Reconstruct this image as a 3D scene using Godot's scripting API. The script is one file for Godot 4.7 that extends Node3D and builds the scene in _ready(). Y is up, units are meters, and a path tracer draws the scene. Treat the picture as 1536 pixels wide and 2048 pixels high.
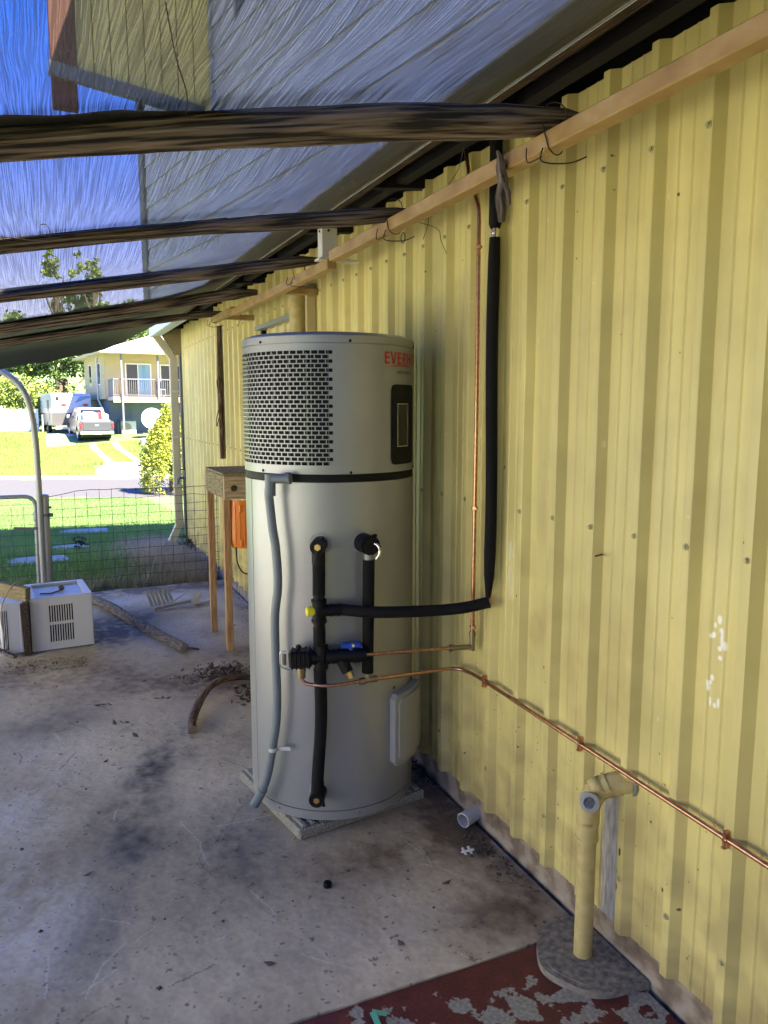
extends Node3D

# ---------------------------------------------------------------- naming helpers
var taken := {}

func numbered(n: String) -> String:
	if not taken.has(n):
		taken[n] = 0
		return n
	taken[n] += 1
	return "%s_%03d" % [n, taken[n]]

func tag(o: Node, label: String, category := "", group := "", kind := "") -> void:
	if label != "":
		o.set_meta("label", label)
	if category != "":
		o.set_meta("category", category)
	if group != "":
		o.set_meta("group", group)
	if kind != "":
		o.set_meta("kind", kind)

func thing(n: String, label: String, category: String, at := Vector3.ZERO, group := "") -> Node3D:
	var o := Node3D.new()
	o.name = numbered(n)
	o.position = at
	add_child(o, true)
	tag(o, label, category, group)
	return o

func origin_of(p: Node) -> Vector3:
	var v := Vector3.ZERO
	while p is Node3D and p != self:
		v += p.position
		p = p.get_parent()
	return v

# a part whose shape is given in scene coordinates
func part(n: String, s: SurfaceTool, m: Material, parent: Node, kind := "") -> MeshInstance3D:
	var o := MeshInstance3D.new()
	s.generate_normals()
	o.mesh = s.commit()
	o.material_override = null
	if o.mesh.get_surface_count() > 0:
		o.mesh.surface_set_material(0, m)
	o.name = n
	parent.add_child(o, true)
	o.position = -origin_of(parent)
	if kind != "":
		o.set_meta("kind", kind)
	return o

# a thing that is one mesh: moved so that its origin is at the foot of its shape
func single(n: String, s: SurfaceTool, m: Material, label: String, category := "", group := "", kind := "") -> MeshInstance3D:
	s.generate_normals()
	var raw := s.commit()
	var box := raw.get_aabb()
	var foot := box.position + Vector3(box.size.x / 2, 0, box.size.z / 2)
	var t := SurfaceTool.new()
	t.begin(Mesh.PRIMITIVE_TRIANGLES)
	t.append_from(raw, 0, Transform3D(Basis(), -foot))
	var o := MeshInstance3D.new()
	o.mesh = t.commit()
	o.mesh.surface_set_material(0, m)
	o.position = foot
	o.name = numbered(n)
	add_child(o, true)
	tag(o, label, category, group, kind)
	return o

func struct(n: String, s: SurfaceTool, m: Material, label: String) -> MeshInstance3D:
	return single(n, s, m, label, "", "", "structure")

# ---------------------------------------------------------------- shape helpers
func begin() -> SurfaceTool:
	var s := SurfaceTool.new()
	s.begin(Mesh.PRIMITIVE_TRIANGLES)
	s.set_smooth_group(-1)
	return s

func tri(s: SurfaceTool, a: Vector3, b: Vector3, c: Vector3, ua := Vector2.ZERO, ub := Vector2.ZERO, uc := Vector2.ZERO) -> void:
	# a, b, c run counter-clockwise seen from outside
	s.set_uv(ua)
	s.add_vertex(a)
	s.set_uv(uc)
	s.add_vertex(c)
	s.set_uv(ub)
	s.add_vertex(b)

func quad(s: SurfaceTool, a: Vector3, b: Vector3, c: Vector3, d: Vector3, ua := Vector2(0, 0), ub := Vector2(1, 0), uc := Vector2(1, 1), ud := Vector2(0, 1)) -> void:
	tri(s, a, b, c, ua, ub, uc)
	tri(s, a, c, d, ua, uc, ud)

func face_to(s: SurfaceTool, pts: Array, outward: Vector3) -> void:
	# a fan through pts, turned so that it faces outward
	var n: Vector3 = (pts[1] - pts[0]).cross(pts[2] - pts[0])
	if n.dot(outward) < 0:
		pts.reverse()
	for i in range(1, pts.size() - 1):
		tri(s, pts[0], pts[i], pts[i + 1])

# box with chamfered edges, in the frame xf
func box(s: SurfaceTool, xf: Transform3D, size: Vector3, b := 0.0) -> void:
	s.set_smooth_group(-1)
	var h := size / 2
	b = minf(b, minf(h.x, minf(h.y, h.z)) * 0.9)
	for a in 3:
		var u := (a + 1) % 3
		var v := (a + 2) % 3
		for sg in [-1.0, 1.0]:
			var c := []
			for q in [[-1, -1], [1, -1], [1, 1], [-1, 1]]:
				var p := Vector3.ZERO
				p[a] = sg * h[a]
				p[u] = q[0] * (h[u] - b)
				p[v] = q[1] * (h[v] - b)
				c.append(xf * p)
			var o := Vector3.ZERO
			o[a] = sg
			face_to(s, c, xf.basis * o)
	if b <= 0:
		return
	for a in 3:
		var u := (a + 1) % 3
		var v := (a + 2) % 3
		for su in [-1.0, 1.0]:
			for sv in [-1.0, 1.0]:
				var p0 := Vector3.ZERO
				p0[u] = su * h[u]
				p0[v] = sv * (h[v] - b)
				var p1 := Vector3.ZERO
				p1[u] = su * (h[u] - b)
				p1[v] = sv * h[v]
				var e := Vector3.ZERO
				e[a] = h[a] - b
				var o := Vector3.ZERO
				o[u] = su
				o[v] = sv
				face_to(s, [xf * (p0 - e), xf * (p0 + e), xf * (p1 + e), xf * (p1 - e)], xf.basis * o)
	for sx in [-1.0, 1.0]:
		for sy in [-1.0, 1.0]:
			for sz in [-1.0, 1.0]:
				var k := Vector3(sx, sy, sz)
				var q := (h - Vector3(b, b, b)) * k
				face_to(s, [xf * (q + Vector3(b * sx, 0, 0)), xf * (q + Vector3(0, b * sy, 0)), xf * (q + Vector3(0, 0, b * sz))], xf.basis * k)

func bx(s: SurfaceTool, lo: Vector3, hi: Vector3, b := 0.0) -> void:
	box(s, Transform3D(Basis(), (lo + hi) / 2), (hi - lo).abs(), b)

# a square bar from a to b; up gives its height direction
func bar(s: SurfaceTool, a: Vector3, b: Vector3, w: float, h: float, up := Vector3.UP, bevel := 0.0) -> void:
	var d := (b - a).normalized()
	var side := d.cross(up).normalized()
	var u := side.cross(d)
	box(s, Transform3D(Basis(side, u, -d), (a + b) / 2), Vector3(w, h, (b - a).length()), bevel)

# a tube along pts; radii may be a number or one for each point; rough displaces it
func tube(s: SurfaceTool, pts: Array, radii, n := 10, caps := true, rough := 0.0, sd := 0.0) -> void:
	var keep := [0]
	for i in range(1, pts.size()):
		if (pts[i] - pts[keep[-1]]).length() > 1e-5:
			keep.append(i)
	if keep.size() < pts.size():
		pts = keep.map(func(i: int) -> Vector3: return pts[i])
		if radii is Array:
			radii = keep.map(func(i: int) -> float: return radii[i])
	var rings := []
	var side := Vector3.ZERO
	var length := 0.0
	var runs := []
	for i in pts.size():
		var d: Vector3 = (pts[mini(i + 1, pts.size() - 1)] - pts[maxi(i - 1, 0)]).normalized()
		if i == 0:
			side = d.cross(Vector3.UP if absf(d.y) < 0.9 else Vector3.RIGHT).normalized()
		else:
			length += (pts[i] - pts[i - 1]).length()
			side = (side - d * side.dot(d)).normalized()
		runs.append(length)
		var other := d.cross(side)
		var r: float = radii[i] if radii is Array else radii
		var ring := []
		for k in n:
			var a := TAU * k / n
			var rr := r
			if rough > 0:
				rr += rough * r * (bumps.get_noise_3d(cos(a) * 40 + sd, sin(a) * 40, length * 90) + 0.7 * bumps.get_noise_3d(cos(a) * 160 + sd, sin(a) * 160, length * 60 + 50))
			ring.append(pts[i] + (side * cos(a) + other * sin(a)) * rr)
		rings.append(ring)
	s.set_smooth_group(1)
	for i in range(rings.size() - 1):
		for k in n:
			var j := (k + 1) % n
			quad(s, rings[i][k], rings[i][j], rings[i + 1][j], rings[i + 1][k], Vector2(float(k) / n, runs[i]), Vector2(float(k + 1) / n, runs[i]), Vector2(float(k + 1) / n, runs[i + 1]), Vector2(float(k) / n, runs[i + 1]))
	s.set_smooth_group(-1)
	if caps:
		face_to(s, rings[0].duplicate(), pts[0] - pts[1])
		face_to(s, rings[-1].duplicate(), pts[-1] - pts[-2])

func cyl(s: SurfaceTool, a: Vector3, b: Vector3, r: float, n := 14) -> void:
	tube(s, [a, b], r, n)

# rounds the corners of a line of points
func bend(pts: Array, r: float, n := 5) -> Array:
	var out := [pts[0]]
	for i in range(1, pts.size() - 1):
		var p: Vector3 = pts[i]
		var a: Vector3 = p + (pts[i - 1] - p).limit_length(r)
		var b: Vector3 = p + (pts[i + 1] - p).limit_length(r)
		for k in n + 1:
			var t := float(k) / n
			out.append(a.lerp(p, t).lerp(p.lerp(b, t), t))
	out.append(pts[-1])
	return out

func spline(pts: Array, n := 6) -> Array:
	var out := []
	for i in pts.size() - 1:
		var a: Vector3 = pts[maxi(i - 1, 0)]
		var d: Vector3 = pts[mini(i + 2, pts.size() - 1)]
		for k in n:
			out.append((pts[i] as Vector3).cubic_interpolate(pts[i + 1], a, d, float(k) / n))
	out.append(pts[-1])
	return out

# profile of (radius, height) turned about the axis of xf
func lathe(s: SurfaceTool, prof: Array, xf: Transform3D, n := 32, smooth := true) -> void:
	for i in prof.size() - 1:
		s.set_smooth_group(i + 2 if smooth else -1)
		for k in n:
			var a0 := TAU * k / n
			var a1 := TAU * (k + 1) / n
			var p: Vector2 = prof[i]
			var q: Vector2 = prof[i + 1]
			var v := [Vector3(sin(a0) * p.x, p.y, cos(a0) * p.x), Vector3(sin(a1) * p.x, p.y, cos(a1) * p.x), Vector3(sin(a1) * q.x, q.y, cos(a1) * q.x), Vector3(sin(a0) * q.x, q.y, cos(a0) * q.x)]
			if p.x < 1e-6:
				tri(s, xf * v[0], xf * v[2], xf * v[3])
			elif q.x < 1e-6:
				tri(s, xf * v[0], xf * v[1], xf * v[2])
			else:
				quad(s, xf * v[0], xf * v[1], xf * v[2], xf * v[3])
	s.set_smooth_group(-1)

# a flat outline (in x, y of xf) given thickness along z
func slab(s: SurfaceTool, poly: PackedVector2Array, depth: float, xf := Transform3D()) -> void:
	s.set_smooth_group(-1)
	if not Geometry2D.is_polygon_clockwise(poly):
		pass
	else:
		poly.reverse()
	var ix := Geometry2D.triangulate_polygon(poly)
	for sg in [1.0, -1.0]:
		var z: float = sg * depth / 2
		for i in range(0, ix.size(), 3):
			face_to(s, [xf * Vector3(poly[ix[i]].x, poly[ix[i]].y, z), xf * Vector3(poly[ix[i + 1]].x, poly[ix[i + 1]].y, z), xf * Vector3(poly[ix[i + 2]].x, poly[ix[i + 2]].y, z)], xf.basis * Vector3(0, 0, sg))
	for i in poly.size():
		var p := poly[i]
		var q := poly[(i + 1) % poly.size()]
		quad(s, xf * Vector3(p.x, p.y, -depth / 2), xf * Vector3(q.x, q.y, -depth / 2), xf * Vector3(q.x, q.y, depth / 2), xf * Vector3(p.x, p.y, depth / 2))

func frame_on(dir: Vector3, at: Vector3) -> Transform3D:
	# y axis along dir
	var y := dir.normalized()
	var x := y.cross(Vector3.UP if absf(y.y) < 0.9 else Vector3.RIGHT).normalized()
	return Transform3D(Basis(x, y, x.cross(y)), at)

# ---------------------------------------------------------------- materials
var bumps := FastNoiseLite.new()
var rng := RandomNumberGenerator.new()
var grain: ImageTexture
var cloudy: ImageTexture
var fine: ImageTexture
var M := {}

func lin(r: float, g: float, b: float) -> Color:
	return Color(r, g, b).linear_to_srgb()

func mat(n: String, c: Color, rough := 0.7, metal := 0.0) -> StandardMaterial3D:
	var m := StandardMaterial3D.new()
	m.resource_name = n
	m.albedo_color = c
	m.roughness = rough
	m.metallic = metal
	M[n] = m
	return m

func noise_image(w: int, h: int, freq: float, oct: int, sd: int, kind := FastNoiseLite.TYPE_SIMPLEX_SMOOTH) -> Image:
	var f := FastNoiseLite.new()
	f.seed = sd
	f.noise_type = kind
	f.frequency = freq
	f.fractal_octaves = oct
	return f.get_seamless_image(w, h)

# colours a grey noise image with a gradient of linear colours
func ramp(im: Image, stops: Array) -> ImageTexture:
	im.convert(Image.FORMAT_L8)
	var g := []
	for i in 256:
		var t := i / 255.0
		var c: Color = stops[0][1]
		for k in stops.size() - 1:
			if t >= stops[k][0]:
				var f := clampf((t - stops[k][0]) / maxf(stops[k + 1][0] - stops[k][0], 1e-5), 0, 1)
				c = (stops[k][1] as Color).lerp(stops[k + 1][1], f)
		g.append(c.linear_to_srgb())
	var src := im.get_data()
	var dst := PackedByteArray()
	dst.resize(src.size() * 3)
	for i in src.size():
		var c: Color = g[src[i]]
		dst[i * 3] = c.r8
		dst[i * 3 + 1] = c.g8
		dst[i * 3 + 2] = c.b8
	return ImageTexture.create_from_image(Image.create_from_data(im.get_width(), im.get_height(), false, Image.FORMAT_RGB8, dst))

# material with a triplanar noise colour, stretched by scale, and relief
func rough_mat(n: String, im: Image, stops: Array, scale: Vector3, rough := 0.8, relief := 0.0, world := true) -> StandardMaterial3D:
	var m := mat(n, Color.WHITE, rough)
	m.albedo_texture = ramp(im, stops)
	m.uv1_triplanar = true
	m.uv1_world_triplanar = world
	m.uv1_scale = scale
	if relief != 0.0:
		m.heightmap_enabled = true
		m.heightmap_texture = ImageTexture.create_from_image(im)
		m.heightmap_scale = relief
	return m

func uv_mat(n: String, im: Image, stops: Array, scale: Vector3, rough := 0.8, relief := 0.0) -> StandardMaterial3D:
	var m := rough_mat(n, im, stops, scale, rough, relief)
	m.uv1_triplanar = false
	m.uv1_world_triplanar = false
	return m

func col(r: float, g: float, b: float) -> Color:
	return Color(r, g, b)

# ---------------------------------------------------------------- the lie of the land
var road_x := sin(deg_to_rad(20))
var road_z := cos(deg_to_rad(20))

func down_street(x: float, z: float) -> float:
	return -z * road_z + x * road_x

func land(x: float, z: float) -> float:
	var d := down_street(x, z)
	var k := [[-100.0, -0.04], [8.0, -0.04], [23.3, -1.1], [30.0, -1.1], [41.0, -0.55], [45.0, 0.08], [60.0, 0.3], [150.0, 9.0], [400.0, 26.0]]
	for i in k.size() - 1:
		if d < k[i + 1][0]:
			return lerpf(k[i][1], k[i + 1][1], clampf((d - k[i][0]) / (k[i + 1][0] - k[i][0]), 0, 1))
	return 26.0

# a point on the street grid: across the view (x at z = -0), and d metres down towards the street
func at_street(x: float, d: float) -> Vector3:
	var z := (x * road_x - d) / road_z
	return Vector3(x, land(x, z), z)

# a ribbon on the land between two distances
func ribbon(s: SurfaceTool, x0: float, x1: float, d0: float, d1: float, lift: float, nx := 30) -> void:
	for i in nx:
		var xa := lerpf(x0, x1, float(i) / nx)
		var xb := lerpf(x0, x1, float(i + 1) / nx)
		var up := Vector3(0, lift, 0)
		quad(s, at_street(xa, d0) + up, at_street(xb, d0) + up, at_street(xb, d1) + up, at_street(xa, d1) + up)

# ---------------------------------------------------------------- textures
func wall_texture() -> ImageTexture:
	var w := 2048
	var h := 1024
	var streak := noise_image(1024, 32, 0.05, 4, 3)
	streak.resize(w, h, Image.INTERPOLATE_BILINEAR)
	streak.convert(Image.FORMAT_L8)
	var cloud := noise_image(256, 128, 0.02, 4, 5)
	cloud.resize(w, h, Image.INTERPOLATE_CUBIC)
	cloud.convert(Image.FORMAT_L8)
	var dirt := noise_image(512, 256, 0.06, 5, 9)
	dirt.resize(w, h, Image.INTERPOLATE_BILINEAR)
	dirt.convert(Image.FORMAT_L8)
	var a := streak.get_data()
	var b := cloud.get_data()
	var c := dirt.get_data()
	var out := PackedByteArray()
	out.resize(w * h * 3)
	for y in h:
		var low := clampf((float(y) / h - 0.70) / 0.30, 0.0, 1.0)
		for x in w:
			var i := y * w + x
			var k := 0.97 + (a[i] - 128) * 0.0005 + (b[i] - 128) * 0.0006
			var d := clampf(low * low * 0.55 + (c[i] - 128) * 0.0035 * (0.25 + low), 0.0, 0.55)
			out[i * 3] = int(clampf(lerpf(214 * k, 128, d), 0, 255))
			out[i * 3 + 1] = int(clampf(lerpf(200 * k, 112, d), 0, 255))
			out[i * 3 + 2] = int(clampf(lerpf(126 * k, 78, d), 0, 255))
	var im := Image.create_from_data(w, h, false, Image.FORMAT_RGB8, out)
	# rust specks, pale splashes, a brownish blur and a painted glint; six metres of wall are w pixels, 2.75 m are h
	for n in 230:
		var z := -rng.randf() * 6.0
		var y := rng.randf() * 2.4
		if n < 120:
			z = -1.35 - rng.randf() * 1.5
			y = 0.14 + rng.randf() * 0.5
		var r := 0.0010 + 0.0026 * pow(rng.randf(), 5.0)
		blot(im, z, y, r, r * (1.0 + rng.randf()), Color(0.13, 0.09, 0.06), 0.85)
	for n in 90:
		blot(im, -rng.randf() * 6.0, 0.4 + rng.randf() * 2.2, 0.002 + rng.randf() * 0.004, 0.003 + rng.randf() * 0.01, Color(0.93, 0.9, 0.75), 0.35)
	for n in 15:
		blot(im, -1.375 + rng.randf_range(-0.03, 0.03), 0.92 + rng.randf() * 0.23, 0.004 + rng.randf() * 0.004, 0.006 + rng.randf() * 0.008, Color(0.97, 0.96, 0.92), 0.9)
	blot(im, -1.36, 1.10, 0.006, 0.03, Color(0.97, 0.96, 0.92), 0.9)
	for n in 9:
		blot(im, -1.66 - rng.randf() * 0.05, 0.2 + rng.randf() * 0.22, 0.004, 0.008 + rng.randf() * 0.01, Color(0.08, 0.07, 0.05), 1.0)
	for n in 40:
		blot(im, -1.6 - rng.randf() * 0.6, 0.72 + rng.randf() * 0.45, 0.05, 0.07, Color(0.58, 0.46, 0.27), 0.06)  # soft brownish blur over a stretch of the wall
	for n in 25:
		blot(im, -2.30 - rng.randf() * 0.03, 1.0 + rng.randf() * 0.18, 0.006, 0.03, Color(0.93, 0.93, 0.86), 0.25)  # pale streak painted as a glint of light on the sheet
	return ImageTexture.create_from_image(im)

func blot(im: Image, z: float, y: float, rz: float, ry: float, c: Color, much: float) -> void:
	var w := im.get_width()
	var h := im.get_height()
	var px := -z / 6.0 * w
	var py := (1.0 - y / 2.75) * h
	var ax := maxf(rz / 6.0 * w, 0.6)
	var ay := maxf(ry / 2.75 * h, 0.6)
	for j in range(int(py - ay - 1), int(py + ay + 2)):
		for i in range(int(px - ax - 1), int(px + ax + 2)):
			var q := pow((i - px) / ax, 2) + pow((j - py) / ay, 2)
			var k := clampf((1.15 - q) * 1.6, 0, 1) * much
			if k > 0 and j >= 0 and j < h:
				var u := posmod(i, w)
				im.set_pixel(u, j, im.get_pixel(u, j).lerp(c, k))

# the grey slab, 5 m across (x from -4.8 to 0.2) and 6 m long (z from -7.6 to -1.6)
func slab_texture() -> Array:
	var w := 1024
	var h := 1228
	var n1 := noise_image(256, 256, 0.012, 5, 21)
	n1.resize(w, h, Image.INTERPOLATE_CUBIC)
	var n2 := noise_image(512, 512, 0.02, 5, 22)
	n2.resize(w, h, Image.INTERPOLATE_CUBIC)
	var n3 := noise_image(w, h, 0.16, 3, 23)
	var n4 := noise_image(w, h, 0.05, 4, 24)
	for n in [n1, n2, n3, n4]:
		n.convert(Image.FORMAT_L8)
	var a := n1.get_data()
	var b := n2.get_data()
	var c := n3.get_data()
	var e := n4.get_data()
	# stains: x, z, half widths, turn, strength, colour kind (0 black damp, 1 brown dirt, 2 pale)
	var stains := [
		[-1.22, -5.95, 0.35, 0.40, 0.0, 0.85, 0], [-0.95, -6.25, 0.25, 0.35, 0.2, 0.5, 0], [-1.2, -3.42, 0.10, 0.42, 0.5, 0.42, 0], [-1.3, -3.0, 0.16, 0.4, 0.2, 0.42, 0],
		[-1.46, -2.42, 0.12, 0.25, 0.4, 0.32, 0], [-1.55, -4.3, 0.25, 0.2, 0.0, 0.35, 0], [-0.9, -3.75, 0.3, 0.25, 0.6, 0.35, 0], [-0.02, -2.62, 0.25, 0.5, 0.0, 0.6, 1],
		[-0.45, -2.45, 0.35, 0.16, 0.0, 0.45, 1], [-0.2, -2.0, 0.28, 0.2, 0.0, 0.35, 1], [-0.85, -4.75, 0.75, 0.4, 0.0, 0.4, 1], [-1.6, -5.2, 0.5, 0.35, 0.0, 0.45, 1],
		[-0.55, -4.55, 0.3, 0.3, 0.0, 0.5, 1], [-0.8, -7.25, 1.2, 0.25, 0.0, 0.75, 1], [-0.05, -5.0, 0.12, 2.6, 0.0, 0.5, 1], [-1.75, -2.6, 0.35, 0.5, 0.0, 0.4, 2],
		[-0.7, -5.7, 0.3, 0.5, 0.0, 0.35, 2], [-1.7, -3.6, 0.3, 0.5, 0.0, 0.35, 2], [-0.75, -6.9, 0.5, 0.2, 0.0, 0.35, 2], [-0.62, -2.16, 0.35, 0.2, 0.0, 0.2, 2],
		[-0.3, -5.1, 0.3, 0.12, 0.0, 0.5, 1], [-0.95, -2.7, 0.25, 0.4, 0.3, 0.3, 0], [-2.2, -4.0, 0.5, 0.8, 0.0, 0.3, 0]]
	var kinds := [Vector3(64, 62, 58), Vector3(98, 82, 64), Vector3(196, 193, 188)]
	var weight := PackedFloat32Array()
	weight.resize(w * h * 3)
	for st in stains:
		var cx: float = (st[0] + 4.8) / 5.0 * w
		var cy: float = (st[1] + 7.6) / 6.0 * h
		var rx: float = st[2] / 5.0 * w
		var ry: float = st[3] / 6.0 * h
		var far := maxf(rx, ry) * 2.0
		var cs := cos(float(st[4]))
		var sn := sin(float(st[4]))
		for y in range(maxi(0, int(cy - far)), mini(h, int(cy + far))):
			for x in range(maxi(0, int(cx - far)), mini(w, int(cx + far))):
				var dx := x - cx
				var dy := y - cy
				var u := (dx * cs + dy * sn) / rx
				var v := (dy * cs - dx * sn) / ry
				var q := u * u + v * v
				if q < 4.0:
					var k := (y * w + x) * 3 + int(st[6])
					weight[k] = minf(1.0, weight[k] + float(st[5]) * exp(-q * 1.2))
	var out := PackedByteArray()
	out.resize(w * h * 3)
	for i in w * h:
		var f := (a[i] - 128) / 128.0
		var g := (b[i] - 128) / 128.0
		var s := (c[i] - 128) / 128.0
		var t := (e[i] - 128) / 128.0
		var v := Vector3(188, 174, 145) * (1.0 + 0.17 * f + 0.13 * g + 0.06 * s + 0.05 * t)
		v = v.lerp(Vector3(138, 118, 92), clampf(0.25 * f - 0.12 + 0.3 * g * t * 2.0, 0.0, 0.5))
		for k in 3:
			var m := weight[i * 3 + k]
			if m > 0.01:
				v = v.lerp(kinds[k] * (1.0 + 0.1 * s), clampf(m * (1.15 + 1.5 * g + 0.9 * t), 0.0, 0.94))
		var dark := clampf((s + 0.6 * t - 0.62) * 4.0, 0.0, 0.55)
		v = v.lerp(Vector3(60, 55, 50), dark)
		out[i * 3] = int(clampf(v.x, 0, 255))
		out[i * 3 + 1] = int(clampf(v.y, 0, 255))
		out[i * 3 + 2] = int(clampf(v.z, 0, 255))
	var im := Image.create_from_data(w, h, false, Image.FORMAT_RGB8, out)
	for q in 46:
		var p := Vector2(w * (0.60 + 0.33 * rng.randf()), h * (0.5 + 0.45 * rng.randf()))
		var dir := Vector2.from_angle(rng.randfn() * 0.5 + (0.6 if q % 3 else 2.2))
		var pale := q % 4 != 0
		for k in int(12 + 40 * rng.randf()):
			p += dir
			dir = dir.rotated(rng.randfn() * 0.06)
			if p.x > 1 and p.y > 1 and p.x < w - 2 and p.y < h - 2:
				im.set_pixel(int(p.x), int(p.y), im.get_pixel(int(p.x), int(p.y)).lerp(Color(0.88, 0.87, 0.84) if pale else Color(0.2, 0.18, 0.16), 0.2 + 0.4 * rng.randf()))
	# two hairline cracks
	for q in [[0.62, 0.36, 0.5], [0.93, 0.62, 2.3]]:
		var p := Vector2(w * q[0], h * q[1])
		var dir := Vector2.from_angle(q[2])
		for k in 360:
			p += dir
			dir = dir.rotated(rng.randfn() * 0.18).lerp(Vector2.from_angle(q[2]), 0.08).normalized()
			if p.x > 1 and p.y > 1 and p.x < w - 2 and p.y < h - 2:
				im.set_pixel(int(p.x), int(p.y), im.get_pixel(int(p.x), int(p.y)).lerp(Color(0.16, 0.14, 0.12), 0.5 * rng.randf()))
	return [ImageTexture.create_from_image(im), ImageTexture.create_from_image(n4)]

# worn red paint over concrete; u, v cover 3 m
func red_texture() -> Array:
	var w := 1024
	var n1 := noise_image(w, w, 0.008, 5, 31)
	var n2 := noise_image(w, w, 0.03, 4, 32)
	var n3 := noise_image(w, w, 0.2, 2, 33)
	for n in [n1, n2, n3]:
		n.convert(Image.FORMAT_L8)
	var a := n1.get_data()
	var b := n2.get_data()
	var c := n3.get_data()
	var out := PackedByteArray()
	out.resize(w * w * 3)
	var hgt := PackedByteArray()
	hgt.resize(w * w)
	for i in w * w:
		var x := float(i % w) / w * 3.0 - 2.9
		var z := float(i / w) / w * 3.0 - 1.9
		var near := exp(-(pow((x + 0.12) / 0.20, 2) + pow((z + 1.58) / 0.14, 2)))
		near = maxf(near, 0.8 * exp(-(pow((x + 0.80) / 0.09, 2) + pow((z + 1.78) / 0.05, 2))))
		var chip: float = (a[i] - 128) * 0.7 + (b[i] - 128) * 0.55 + (c[i] - 128) * 0.10 + near * 66.0
		var v := Vector3(98, 42, 36) * (1.0 + (b[i] - 128) * 0.0012 + (c[i] - 128) * 0.0012)
		hgt[i] = 200
		if chip > 44.0:
			v = Vector3(152, 147, 130) * (1.0 + (c[i] - 128) * 0.0016)
			hgt[i] = 60
		out[i * 3] = int(v.x)
		out[i * 3 + 1] = int(v.y)
		out[i * 3 + 2] = int(v.z)
	return [ImageTexture.create_from_image(Image.create_from_data(w, w, false, Image.FORMAT_RGB8, out)), ImageTexture.create_from_image(Image.create_from_data(w, w, false, Image.FORMAT_L8, hgt))]

# knitted shade cloth: threads run along v, wavering; the alpha is how closely they lie
func cloth_texture() -> ImageTexture:
	var w := 1024
	var h := 1024
	var warp := noise_image(256, 256, 0.028, 3, 41)
	warp.resize(w, h, Image.INTERPOLATE_CUBIC)
	warp.convert(Image.FORMAT_L8)
	var line := noise_image(w, 48, 0.16, 3, 42)
	line.resize(w, h, Image.INTERPOLATE_CUBIC)
	line.convert(Image.FORMAT_L8)
	var a := warp.get_data()
	var b := line.get_data()
	var out := PackedByteArray()
	out.resize(w * h * 4)
	for y in h:
		var f := float(y) / h
		var wave := lerpf(0.04, 0.10, smoothstep(0.46, 0.56, f) * (1.0 - smoothstep(0.86, 0.98, f)))
		for x in w:
			var i := y * w + x
			var u := posmod(x + int((a[i] - 128) * wave), w)
			var t := b[y * w + u]
			var v := clampf(0.5 + (t - 128) * 0.011, 0.0, 1.0)
			var k := int(46 + 24 * v)
			out[i * 4] = k
			out[i * 4 + 1] = k + 3
			out[i * 4 + 2] = k + 2
			out[i * 4 + 3] = int(255 * lerpf(0.75, 0.98, v))
	return ImageTexture.create_from_image(Image.create_from_data(w, h, false, Image.FORMAT_RGBA8, out))

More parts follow.
